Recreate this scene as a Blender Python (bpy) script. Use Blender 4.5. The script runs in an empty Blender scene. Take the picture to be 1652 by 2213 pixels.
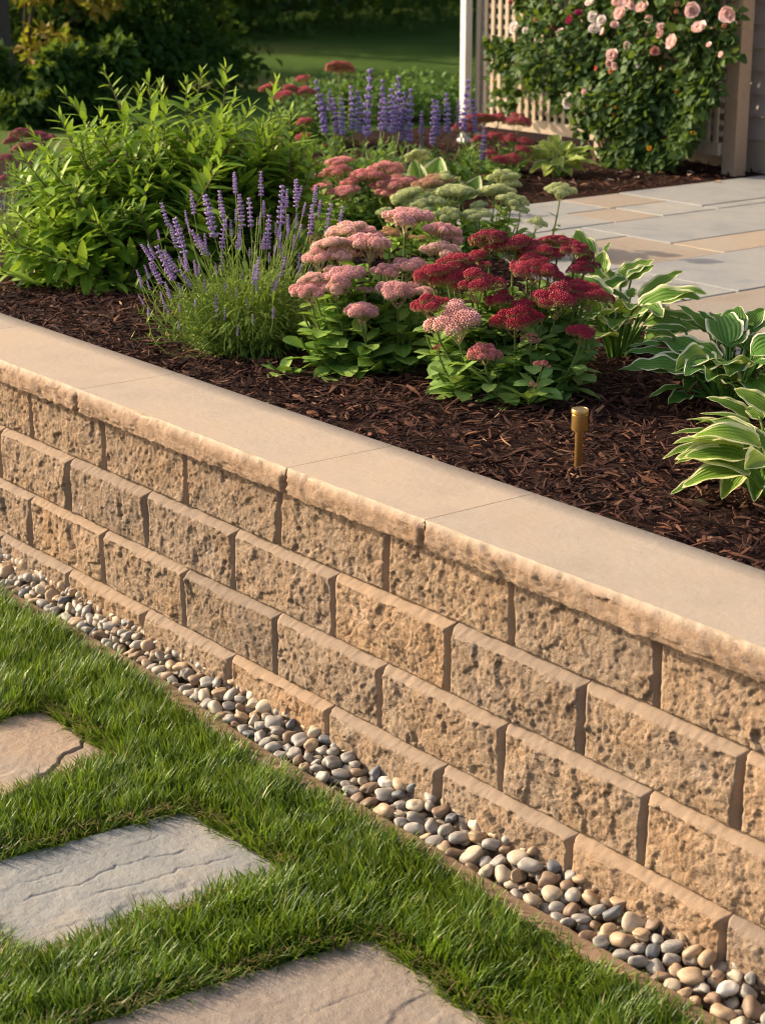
import bpy, math
import numpy as np
from mathutils import Matrix, Vector

sc = bpy.context.scene
COL = sc.collection
R = math.radians

# ------------------------------------------------------------------ camera
CAM = np.array([3.9082, -2.2338, 1.6238]); YAW = 2.4768; PITCH = 0.3049; FPX = 4092.25   # FPX: focal length for a 1652 px wide frame
FW = np.array([math.cos(YAW)*math.cos(PITCH), math.sin(YAW)*math.cos(PITCH), -math.sin(PITCH)])
RT = np.array([math.sin(YAW), -math.cos(YAW), 0.0])
UP = np.cross(RT, FW)
cam = bpy.data.cameras.new('camera'); cam_o = bpy.data.objects.new('camera', cam); COL.objects.link(cam_o)
cam.sensor_fit = 'HORIZONTAL'; cam.sensor_width = 24.0; cam.lens = 24.0*FPX/1652.0
cam.clip_start = 0.05; cam.clip_end = 2000
m = Matrix.Identity(4)
for i in range(3):
    m[i][0] = RT[i]; m[i][1] = UP[i]; m[i][2] = -FW[i]; m[i][3] = CAM[i]
cam_o.matrix_world = m
cam.dof.use_dof = True; cam.dof.focus_distance = 4.3; cam.dof.aperture_fstop = 6.3
sc.camera = cam_o

# ------------------------------------------------------------------ sky, sun, exposure
SUN_AZ, SUN_EL = 31.0, 23.0            # azimuth the light travels towards (from +X), elevation
w = bpy.data.worlds.new('World'); sc.world = w; w.use_nodes = True
nt = w.node_tree; nt.nodes.clear()
sky = nt.nodes.new('ShaderNodeTexSky'); sky.sky_type = 'NISHITA'; sky.sun_disc = False
sky.dust_density = 4.0; sky.air_density = 0.8; sky.ozone_density = 0.4
sky.sun_elevation = R(SUN_EL); sky.sun_rotation = R(270 - SUN_AZ)
bg = nt.nodes.new('ShaderNodeBackground'); bg.inputs['Strength'].default_value = 0.15
wo = nt.nodes.new('ShaderNodeOutputWorld')
nt.links.new(sky.outputs[0], bg.inputs[0]); nt.links.new(bg.outputs[0], wo.inputs[0])
sun = bpy.data.lights.new('sun', 'SUN'); sun.energy = 3.6; sun.angle = R(0.55); sun.color = (1.0, 0.84, 0.63)
sun_o = bpy.data.objects.new('sun', sun); COL.objects.link(sun_o)
ld = Vector((math.cos(R(SUN_AZ))*math.cos(R(SUN_EL)), math.sin(R(SUN_AZ))*math.cos(R(SUN_EL)), -math.sin(R(SUN_EL))))
sun_o.rotation_euler = ld.to_track_quat('-Z', 'Y').to_euler(); sun_o.location = (-8, -4, 6)
sc.view_settings.view_transform = 'Standard'; sc.view_settings.look = 'None'
sc.view_settings.exposure = 0.80; sc.view_settings.gamma = 1.0
sc.cycles.filter_width = 1.1; sc.cycles.max_bounces = 6; sc.cycles.transparent_max_bounces = 4
sc.cycles.diffuse_bounces = 3; sc.cycles.glossy_bounces = 2; sc.cycles.transmission_bounces = 4

# ------------------------------------------------------------------ helpers
rng = np.random.default_rng(7)
def nrm(v): return v/np.maximum(np.linalg.norm(v, axis=-1, keepdims=True), 1e-9)
def ray(x, y): return FW + RT*(x-826)/FPX - UP*(y-1106)/FPX
def on_z(x, y, z): d = ray(x, y); return CAM + d*(z-CAM[2])/d[2]
def at_depth(x, y, dep): return CAM + ray(x, y)*dep
def depth_of(P): return float((np.asarray(P)-CAM) @ FW)

def _h(ix, iy, seed):
    n = (ix*374761393 + iy*668265263 + seed*974711) & 0x7fffffff
    n = ((n ^ (n >> 13))*1274126177) & 0x7fffffff
    n = ((n ^ (n >> 16))*60493) & 0x7fffffff
    return (n & 0xffff)/65535.0
def vnoise(x, y, seed=0):
    x = np.asarray(x, float); y = np.asarray(y, float)
    ix = np.floor(x).astype(np.int64); iy = np.floor(y).astype(np.int64); fx = x-ix; fy = y-iy
    fx = fx*fx*(3-2*fx); fy = fy*fy*(3-2*fy)
    a = _h(ix, iy, seed); b = _h(ix+1, iy, seed); c = _h(ix, iy+1, seed); d = _h(ix+1, iy+1, seed)
    return (a*(1-fx)+b*fx)*(1-fy) + (c*(1-fx)+d*fx)*fy
def fbm(x, y, octv=4, seed=0):
    s = 0; a = .5; t = 0
    for o in range(octv):
        s = s + a*vnoise(x*2**o+17.3*o, y*2**o-9.1*o, seed+o); t += a; a *= .5
    return s/t*2-1
def worley(x, y, seed=0):
    ix = np.floor(x).astype(np.int64); iy = np.floor(y).astype(np.int64); best = np.full(np.shape(x), 9.0); idv = np.zeros(np.shape(x))
    for dx in (-1, 0, 1):
        for dy in (-1, 0, 1):
            px = ix+dx+_h(ix+dx, iy+dy, seed); py = iy+dy+_h(ix+dx, iy+dy, seed+5)
            d = np.hypot(px-x, py-y); k = d < best
            best = np.where(k, d, best); idv = np.where(k, _h(ix+dx, iy+dy, seed+9), idv)
    return best, idv
def facet(x, y, seed=0):
    """broken planes: every cell tilts its own way"""
    ix = np.floor(x).astype(np.int64); iy = np.floor(y).astype(np.int64); best = np.full(np.shape(x), 9.0); out = np.zeros(np.shape(x))
    for dx in (-1, 0, 1):
        for dy in (-1, 0, 1):
            a, b = ix+dx, iy+dy; px = a+dx*0+_h(a, b, seed); py = b+_h(a, b, seed+5); d = np.hypot(px-x, py-y); k = d < best
            v = (x-px)*(_h(a, b, seed+11)*2-1)+(y-py)*(_h(a, b, seed+13)*2-1)+(_h(a, b, seed+17)-.5)*.9
            best = np.where(k, d, best); out = np.where(k, v, out)
    return out
def sstep(a, b, x): t = np.clip((x-a)/(b-a), 0, 1); return t*t*(3-2*t)

def mesh(name, V, quads=None, tris=None, attrs=None, smooth=True):
    V = np.asarray(V, np.float32).reshape(-1, 3)
    me = bpy.data.meshes.new(name); me.vertices.add(len(V)); me.vertices.foreach_set('co', V.ravel())
    idx = []; st = []; n = 0
    for F in (quads, tris):
        if F is None or len(F) == 0: continue
        F = np.asarray(F, np.int32); idx.append(F.ravel()); st.append(np.arange(len(F), dtype=np.int32)*F.shape[1]+n); n += F.size
    idx = np.concatenate(idx); st = np.concatenate(st)
    me.loops.add(len(idx)); me.loops.foreach_set('vertex_index', idx)
    me.polygons.add(len(st)); me.polygons.foreach_set('loop_start', st)
    me.polygons.foreach_set('use_smooth', np.full(len(st), bool(smooth)))
    for k, a in (attrs or {}).items():
        a = np.asarray(a, np.float32)
        if a.ndim == 1:
            me.attributes.new(k, 'FLOAT', 'POINT').data.foreach_set('value', a)
        else:
            me.attributes.new(k, 'FLOAT_VECTOR', 'POINT').data.foreach_set('vector', a.ravel())
    me.update(calc_edges=True); me.validate()
    return me

class MB:
    """collects vertices, quads, triangles and the 'leaf' attribute for ONE mesh"""
    def __init__(s): s.v = []; s.q = []; s.t = []; s.a = []; s.n = 0
    def add(s, V, quads=None, tris=None, A=None):
        V = np.asarray(V, float).reshape(-1, 3)
        if quads is not None: s.q.append(np.asarray(quads)+s.n)
        if tris is not None: s.t.append(np.asarray(tris)+s.n)
        if A is None: A = np.tile([0, .5, rng.random()], (len(V), 1))
        s.a.append(np.asarray(A, float).reshape(-1, 3)); s.v.append(V); s.n += len(V); return s
    def mesh(s, name, off=(0, 0, 0), smooth=True):
        return mesh(name, np.concatenate(s.v)-np.asarray(off), np.concatenate(s.q) if s.q else None,
                    np.concatenate(s.t) if s.t else None, {'leaf': np.concatenate(s.a)}, smooth)

def obj(name, me, mat=None, parent=None, loc=None, rot=None, scale=None):
    o = bpy.data.objects.new(name, me); COL.objects.link(o)
    if mat is not None and not me.materials: me.materials.append(mat)
    if parent is not None: o.parent = parent
    if loc is not None: o.location = loc
    if rot is not None: o.rotation_euler = rot
    if scale is not None: o.scale = scale
    return o
def tag(o, label=None, cat=None, group=None, kind=None):
    if label: o['label'] = label
    if cat: o['category'] = cat
    if group: o['group'] = group
    if kind: o['kind'] = kind
    return o
def thing(name, label, cat, loc, group=None):
    o = bpy.data.objects.new(name, None); COL.objects.link(o); o.location = loc; o.empty_display_size = .05
    return tag(o, label, cat, group)

def frame(D, up=(0, 0, 1)):
    D = nrm(D); S = np.cross(D, np.broadcast_to(np.asarray(up, float), D.shape))
    bad = np.linalg.norm(S, axis=-1) < 1e-3
    S[bad] = np.cross(D[bad], [1, 0, 0.2]); S = nrm(S); return D, S, np.cross(S, D)

def leaves(P, D, N, L, W, bend, prof, ns=5, nc=3, fold=.25, wave=0., tint=None, twist=None):
    """strips: P base, D direction, N normal; bend > 0 droops; prof(t) relative half width"""
    P = np.atleast_2d(P); n = len(P); D = nrm(np.atleast_2d(D)); N = np.atleast_2d(N); N = nrm(N - D*(N*D).sum(-1, keepdims=True))
    S = np.cross(D, N); L = np.broadcast_to(L, n); W = np.broadcast_to(W, n); bend = np.broadcast_to(bend, n); fold = np.broadcast_to(fold, n)
    if twist is not None:
        c, s_ = np.cos(twist)[:, None], np.sin(twist)[:, None]; N, S = N*c+S*s_, S*c-N*s_
    t = np.linspace(0, 1, ns+1); wd = prof(t); us = np.linspace(-1, 1, nc)
    pos = P.copy(); V = np.zeros((n, ns+1, nc, 3)); A = np.zeros((n, ns+1, nc, 3))
    if tint is None: tint = rng.random(n)
    ph = rng.random(n)*6.28; fr = 5+rng.random(n)*5
    for j in range(ns+1):
        a = bend*t[j]*(1.0 if ns < 3 else 1.0)
        if j:
            am = bend*(t[j]+t[j-1])/2
            pos = pos + (L/ns)[:, None]*(D*np.cos(am)[:, None]-N*np.sin(am)[:, None])
        nj = N*np.cos(a)[:, None]+D*np.sin(a)[:, None]
        for k, u in enumerate(us):
            hw = W/2*wd[j]
            lift = fold*abs(u)*hw + wave*W*np.sin(fr*t[j]*2+ph+(1.7 if u > 0 else 0))*abs(u)**1.5*min(1, 3*wd[j])
            V[:, j, k] = pos + S*(u*hw)[:, None] + nj*lift[:, None]
            A[:, j, k, 0] = u; A[:, j, k, 1] = t[j]; A[:, j, k, 2] = tint
    g = np.arange((ns+1)*nc).reshape(ns+1, nc)
    q = np.stack([g[:-1, :-1], g[:-1, 1:], g[1:, 1:], g[1:, :-1]], -1).reshape(-1, 4)
    Q = (q[None]+np.arange(n)[:, None, None]*(ns+1)*nc).reshape(-1, 4)
    return V.reshape(-1, 3), Q, A.reshape(-1, 3)

def tubes(P, rad, sides=5, tint=.5):
    """P (n,k,3) polylines, rad scalar or (k,) or (n,k)"""
    P = np.asarray(P, float)
    if P.ndim == 2: P = P[None]
    n, k = P.shape[:2]; rad = np.broadcast_to(rad, (n, k))
    T = np.gradient(P, axis=1); D = nrm(T.reshape(-1, 3)); D, S, N = frame(D, (.31, .17, .93))
    ang = np.arange(sides)/sides*2*math.pi
    V = P.reshape(-1, 1, 3) + rad.reshape(-1, 1, 1)*(S[:, None]*np.cos(ang)[None, :, None] + N[:, None]*np.sin(ang)[None, :, None])
    g = np.arange(k*sides).reshape(k, sides); gn = np.roll(g, -1, 1)
    q = np.stack([g[:-1], gn[:-1], gn[1:], g[1:]], -1).reshape(-1, 4)
    Q = (q[None]+np.arange(n)[:, None, None]*k*sides).reshape(-1, 4)
    A = np.zeros((len(V.reshape(-1, 3)), 3)); A[:, 1] = np.tile(np.repeat(np.linspace(0, 1, k), sides), n); A[:, 2] = tint
    return V.reshape(-1, 3), Q, A

def bez(a, b, c, k=6):
    t = np.linspace(0, 1, k)[None, :, None]; a, b, c = [np.atleast_2d(x)[:, None] for x in (a, b, c)]
    return (1-t)**2*a+2*t*(1-t)*b+t*t*c
def box(x0, x1, y0, y1, z0, z1):
    V = np.array([[x, y, z] for z in (z0, z1) for y in (y0, y1) for x in (x0, x1)])
    Q = np.array([[0, 2, 3, 1], [4, 5, 7, 6], [0, 1, 5, 4], [2, 6, 7, 3], [0, 4, 6, 2], [1, 3, 7, 5]]); return V, Q
def bevelled(o, wd=.003, seg=2):
    b = o.modifiers.new('bevel', 'BEVEL'); b.width = wd; b.segments = seg; b.limit_method = 'ANGLE'; return o

lance = lambda t: np.clip(np.sin(np.pi*np.clip(t, 0, 1)**.75), 0, 1)**.9*.98+.02*(1-t)
ovate = lambda t: np.clip(np.sin(np.pi*np.clip(t, 0, 1)**.62), 0, 1)**.8*.98+.03*(1-t)
obov = lambda t: np.clip(np.sin(np.pi*np.clip(t*.97+.03, 0, 1)**1.25), 0, 1)**.65*.97+.03
grassp = lambda t: np.clip(1-t**1.7, .04, 1)*.75+.25*np.clip(1-t, .03, 1)

# ------------------------------------------------------------------ materials
def lin(r, g, b): return tuple(((c/255)/12.92 if c/255 <= .04045 else ((c/255+.055)/1.055)**2.4) for c in (r, g, b))+(1,)
class NT:
    def __init__(s, name):
        s.m = bpy.data.materials.new(name); s.m.use_nodes = True; s.t = s.m.node_tree; s.t.nodes.clear()
        s.out = s.n('ShaderNodeOutputMaterial')
    def n(s, typ, **kw):
        x = s.t.nodes.new(typ)
        for k, v in kw.items():
            if k.startswith('i_'):
                key = k[2:]; key = int(key) if key.isdigit() else key.replace('_', ' ')
                x.inputs[key].default_value = v
            else: setattr(x, k, v)
        return x
    def l(s, a, b): s.t.links.new(a, b)
    def math(s, op, a, b=None, c=None, clamp=False):
        x = s.n('ShaderNodeMath', operation=op); x.use_clamp = clamp
        for i, v in enumerate((a, b, c)):
            if v is None: continue
            if isinstance(v, (int, float)): x.inputs[i].default_value = v
            else: s.l(v, x.inputs[i])
        return x.outputs[0]
    def mix(s, f, a, b, mode='MIX'):
        x = s.n('ShaderNodeMix', data_type='RGBA', blend_type=mode)
        for sock, v in ((x.inputs[0], f), (x.inputs[6], a), (x.inputs[7], b)):
            if isinstance(v, (int, float)): sock.default_value = v
            elif isinstance(v, tuple): sock.default_value = v
            else: s.l(v, sock)
        return x.outputs[2]
    def noise(s, scale, vec=None, detail=4, rough=.55, dist=0.):
        x = s.n('ShaderNodeTexNoise'); x.inputs['Scale'].default_value = scale; x.inputs['Detail'].default_value = detail
        x.inputs['Roughness'].default_value = rough; x.inputs['Distortion'].default_value = dist
        if vec is not None: s.l(vec, x.inputs['Vector'])
        return x.outputs[0]
    def ramp(s, f, stops):
        x = s.n('ShaderNodeValToRGB'); e = x.color_ramp.elements
        while len(e) < len(stops): e.new(.5)
        for i, (p, c) in enumerate(stops): e[i].position = p; e[i].color = c if len(c) == 4 else tuple(c)+(1,)
        s.l(f, x.inputs[0]); return x.outputs[0]
    def vec(s, kind='Object'):
        if not hasattr(s, 'tc'): s.tc = s.n('ShaderNodeTexCoord')
        return s.tc.outputs[kind]
    def pos(s): return s.n('ShaderNodeNewGeometry').outputs['Position']
    def attr(s):
        a = s.n('ShaderNodeAttribute', attribute_name='leaf'); x = s.n('ShaderNodeSeparateXYZ'); s.l(a.outputs['Vector'], x.inputs[0]); return x.outputs
    def info(s):
        if not hasattr(s, 'oi'): s.oi = s.n('ShaderNodeObjectInfo')
        return s.oi.outputs
    def bump(s, h, strength=.3, dist=.01, normal=None):
        b = s.n('ShaderNodeBump'); b.inputs['Strength'].default_value = strength; b.inputs['Distance'].default_value = dist
        s.l(h, b.inputs['Height'])
        if normal is not None: s.l(normal, b.inputs['Normal'])
        return b.outputs[0]
    def bsdf(s, col, rough=.7, spec=.3, metal=0., normal=None, transl=0., tcol=None):
        b = s.n('ShaderNodeBsdfPrincipled'); b.inputs['Specular IOR Level'].default_value = spec; b.inputs['Metallic'].default_value = metal
        for sock, v in (('Base Color', col), ('Roughness', rough)):
            if isinstance(v, (int, float, tuple)): b.inputs[sock].default_value = v
            else: s.l(v, b.inputs[sock])
        if normal is not None: s.l(normal, b.inputs['Normal'])
        sh = b.outputs[0]
        if transl:
            t = s.n('ShaderNodeBsdfTranslucent'); tc = tcol if tcol is not None else col
            if isinstance(tc, tuple): t.inputs[0].default_value = tc
            else: s.l(tc, t.inputs[0])
            mx = s.n('ShaderNodeMixShader'); mx.inputs[0].default_value = transl; s.l(sh, mx.inputs[1]); s.l(t.outputs[0], mx.inputs[2]); sh = mx.outputs[0]
        s.l(sh, s.out.inputs[0]); return s.m

def leaf_mat(name, c1, c2, rough=.45, transl=.3, vein=.25, tip=None, spec=.35, straw=None):
    k = NT(name); u, v, tint = k.attr()
    col = k.ramp(tint, [(0, c1), (1, c2)] if straw is None else [(0, c1), (.9, c2), (.97, straw)])
    if tip is not None: col = k.mix(k.math('MULTIPLY', k.math('POWER', v, 2.0), .5), col, tip)
    nz = k.noise(60, k.pos(), 3)
    col = k.mix(k.math('MULTIPLY', nz, .5), col, tuple(x*.55 for x in c1[:3])+(1,))
    if vein:
        mid = k.math('LESS_THAN', k.math('ABSOLUTE', u), .09)
        col = k.mix(k.math('MULTIPLY', mid, vein), col, (.35, .42, .16, 1))
    tc = k.mix(.55, col, (.30, .42, .03, 1))
    return k.bsdf(col, rough, spec, transl=transl, tcol=tc)

def stone_block_mat():
    k = NT('split_face_concrete'); p = k.pos(); rnd = k.info()['Random']; u_, mask, t_ = k.attr()
    big = k.noise(7, p, 4); fine = k.noise(260, p, 3, .75); mid = k.noise(60, p, 5, .6)
    col = k.ramp(mid, [(.25, lin(122, 103, 85)), (.5, lin(152, 131, 110)), (.75, lin(173, 152, 129))])
    col = k.mix(k.math('MULTIPLY', k.math('SUBTRACT', big, .42, clamp=True), 1.7, clamp=True), col, lin(158, 126, 93))
    sp = k.ramp(fine, [(.28, (.55, .5, .45, 1)), (.44, (1, 1, 1, 1)), (.70, (1, 1, 1, 1)), (.82, (1.4, 1.38, 1.35, 1))]); col = k.mix(.85, col, sp, 'MULTIPLY')
    pale = k.math('MULTIPLY', k.math('SUBTRACT', k.noise(17, p, 3, .5), .62, clamp=True), 5., clamp=True); col = k.mix(k.math('MULTIPLY', pale, .4), col, lin(206, 190, 170))
    dirt_shade = k.math('MULTIPLY', k.math('MULTIPLY', k.math('LESS_THAN', k.noise(115, p, 4, .65, .5), .41), k.math('GREATER_THAN', k.noise(22, p, 3), .52)), .55)  # brown flecks: dirt and the shade of small pits, painted together
    col = k.mix(dirt_shade, col, lin(88, 64, 44))
    smooth = k.mix(k.math('MULTIPLY', mid, .35), lin(158, 139, 120), lin(130, 110, 92)); smooth = k.mix(.5, smooth, sp, 'MULTIPLY')
    col = k.mix(mask, smooth, col)
    v = k.ramp(rnd, [(0, (.78, .80, .84, 1)), (.35, (.92, .93, .95, 1)), (.7, (1.0, .99, .97, 1)), (1, (1.10, 1.03, .94, 1))]); col = k.mix(1., col, v, 'MULTIPLY')
    h = k.math('ADD', k.math('MULTIPLY', fine, .9), k.math('MULTIPLY', mid, .9)); h = k.math('MULTIPLY', h, k.math('ADD', k.math('MULTIPLY', mask, .8), .2))
    return k.bsdf(col, .95, .12, normal=k.bump(h, .7, .006))
def cap_mat():
    k = NT('buff_limestone'); p = k.pos(); n1 = k.noise(5, p, 5, .6); n2 = k.noise(60, p, 4); n3 = k.noise(400, p, 2)
    col = k.ramp(n1, [(.3, lin(172, 157, 139)), (.5, lin(183, 167, 148)), (.72, lin(189, 168, 145))])
    col = k.mix(k.math('MULTIPLY', n2, .30), col, lin(170, 142, 112)); col = k.mix(k.math('MULTIPLY', k.math('SUBTRACT', k.noise(2.6, p, 6, .65, 1.2), .5, clamp=True), 1.6, clamp=True), col, lin(168, 148, 126))
    sp = k.math('GREATER_THAN', k.noise(150, p, 2), .68); col = k.mix(k.math('MULTIPLY', sp, .35), col, lin(120, 95, 75))
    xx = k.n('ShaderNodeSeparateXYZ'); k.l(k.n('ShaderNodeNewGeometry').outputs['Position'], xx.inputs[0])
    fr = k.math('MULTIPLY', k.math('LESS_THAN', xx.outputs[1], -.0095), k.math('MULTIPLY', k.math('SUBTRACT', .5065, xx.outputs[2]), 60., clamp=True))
    col = k.mix(k.math('MULTIPLY', fr, .9), col, k.ramp(k.noise(34, p, 5, .6), [(.3, lin(128, 104, 82)), (.6, lin(156, 130, 106))]))  # split-face tone, painted darker to offset the sun on the front
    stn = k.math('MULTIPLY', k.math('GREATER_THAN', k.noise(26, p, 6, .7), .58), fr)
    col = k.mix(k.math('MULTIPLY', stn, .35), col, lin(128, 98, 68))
    v = k.ramp(k.info()['Random'], [(0, (.95, .96, .97, 1)), (1, (1.03, 1., .97, 1))]); col = k.mix(1., col, v, 'MULTIPLY')
    h = k.math('ADD', k.math('MULTIPLY', n3, .25), n2); h = k.math('ADD', k.math('MULTIPLY', h, .35), k.math('MULTIPLY', fr, k.math('ADD', k.math('MULTIPLY', k.noise(75, p, 8, .7, .4), 2.2), k.noise(240, p, 4, .7))))
    return k.bsdf(col, .85, .2, normal=k.bump(h, .6, .005))
def flag_mat(name, stops, var=True):
    k = NT(name); p = k.pos(); n1 = k.noise(4.5, p, 6, .6, .6); n2 = k.noise(45, p, 5); n3 = k.noise(260, p, 3)
    col = k.ramp(n1, stops); sp = k.math('GREATER_THAN', k.noise(150, p, 2), .70); col = k.mix(k.math('MULTIPLY', sp, .28), col, tuple(c*.35 for c in stops[0][1][:3])+(1,)); col = k.mix(k.math('MULTIPLY', n2, .32), col, tuple(c*.6 for c in stops[0][1][:3])+(1,))
    if var:
        v = k.ramp(k.info()['Random'], [(0, (.88, .9, .93, 1)), (1, (1.06, 1.04, 1.0, 1))]); col = k.mix(1., col, v, 'MULTIPLY')
    h = k.math('ADD', k.math('MULTIPLY', n3, .9), k.math('MULTIPLY', k.noise(30, p, 8, .7, .3), 1.6))
    return k.bsdf(col, .8, .22, normal=k.bump(h, .4, .004))
def pebble_mat():
    k = NT('river_pebble'); v = k.vec('Object'); c = k.info()['Color']; rnd = k.info()['Random']
    mp = k.n('ShaderNodeVectorMath', operation='ADD'); k.l(v, mp.inputs[0]); k.l(rnd, mp.inputs[1])
    n1 = k.noise(2.2, mp.outputs[0], 5, .65, .8); n2 = k.noise(30, mp.outputs[0], 3)
    col = k.mix(1., c, k.ramp(n1, [(.3, (.8, .78, .76, 1)), (.5, (1.08, 1.07, 1.05, 1)), (.7, (1.25, 1.22, 1.16, 1))]), 'MULTIPLY')
    col = k.mix(.6, col, k.ramp(n2, [(.32, (.72, .72, .72, 1)), (.5, (1, 1, 1, 1)), (.7, (1.1, 1.1, 1.1, 1))]), 'MULTIPLY')
    return k.bsdf(col, .55, .4, normal=k.bump(n2, .12, .02))
def plain(name, col, rough=.6, spec=.3, metal=0., nscale=30, nvar=.25, bump=.1):
    k = NT(name); p = k.pos(); n1 = k.noise(nscale, p, 5)
    c = k.mix(k.math('MULTIPLY', n1, nvar*2), col, tuple(x*.55 for x in col[:3])+(1,))
    return k.bsdf(c, rough, spec, metal, normal=k.bump(n1, bump, .003))
def chip_mat():
    k = NT('bark_chip'); u, v, tint = k.attr(); p = k.pos()
    col = k.ramp(tint, [(0, lin(38, 23, 18)), (.42, lin(84, 51, 38)), (.76, lin(124, 80, 58)), (.93, lin(160, 116, 84)), (1, lin(200, 160, 118))])
    n = k.noise(140, p, 4); col = k.mix(k.math('MULTIPLY', n, .7), col, lin(26, 16, 11))
    return k.bsdf(col, .85, .2, normal=k.bump(n, .5, .003))
def hosta_mat(name, g1, g2, cream, thr=.72, streak=.25):
    k = NT(name); u, v, tint = k.attr(); au = k.math('ABSOLUTE', u)
    cv = k.n('ShaderNodeCombineXYZ'); k.l(k.math('MULTIPLY', u, 3.2), cv.inputs[0]); k.l(k.math('MULTIPLY', v, .9), cv.inputs[1]); k.l(k.math('MULTIPLY', tint, 37.), cv.inputs[2])
    nz = k.noise(2.4, cv.outputs[0], 4)
    edge = k.math('ADD', k.math('MAXIMUM', au, k.math('MULTIPLY', k.math('POWER', v, 6.), .97)), k.math('MULTIPLY', k.math('SUBTRACT', nz, .5), streak*3))
    mask = k.math('MULTIPLY', k.math('SUBTRACT', edge, thr), 14., clamp=True)
    green = k.ramp(tint, [(0, g1), (1, g2)])
    rib = k.math('SINE', k.math('MULTIPLY', u, 26.)); green = k.mix(k.math('MULTIPLY', k.math('ADD', rib, 1.), .12), green, tuple(c*.45 for c in g1[:3])+(1,))
    col = k.mix(mask, green, cream)
    tc = k.mix(.5, col, (.42, .52, .06, 1))
    return k.bsdf(col, .5, .22, transl=.26, tcol=tc, normal=k.bump(rib, .35, .004))
def head_mat(name, green):
    k = NT(name); u, v, tint = k.attr(); c = k.info()['Color']
    col = k.mix(1., c, k.ramp(tint, [(0, (.62, .58, .58, 1)), (.5, (1, 1, 1, 1)), (1, (1.35, 1.28, 1.25, 1))]), 'MULTIPLY')
    col = k.mix(k.math('MULTIPLY', k.math('SUBTRACT', 1., v, clamp=True), .75), col, green)
    return k.bsdf(col, .6, .25, transl=.12)
def petal_mat(name):
    k = NT(name); u, v, tint = k.attr(); c = k.info()['Color']
    col = k.mix(1., c, k.ramp(tint, [(0, (.9, .86, .85, 1)), (1, (1.15, 1.15, 1.15, 1))]), 'MULTIPLY')
    return k.bsdf(col, .6, .2, transl=.25)
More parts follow.
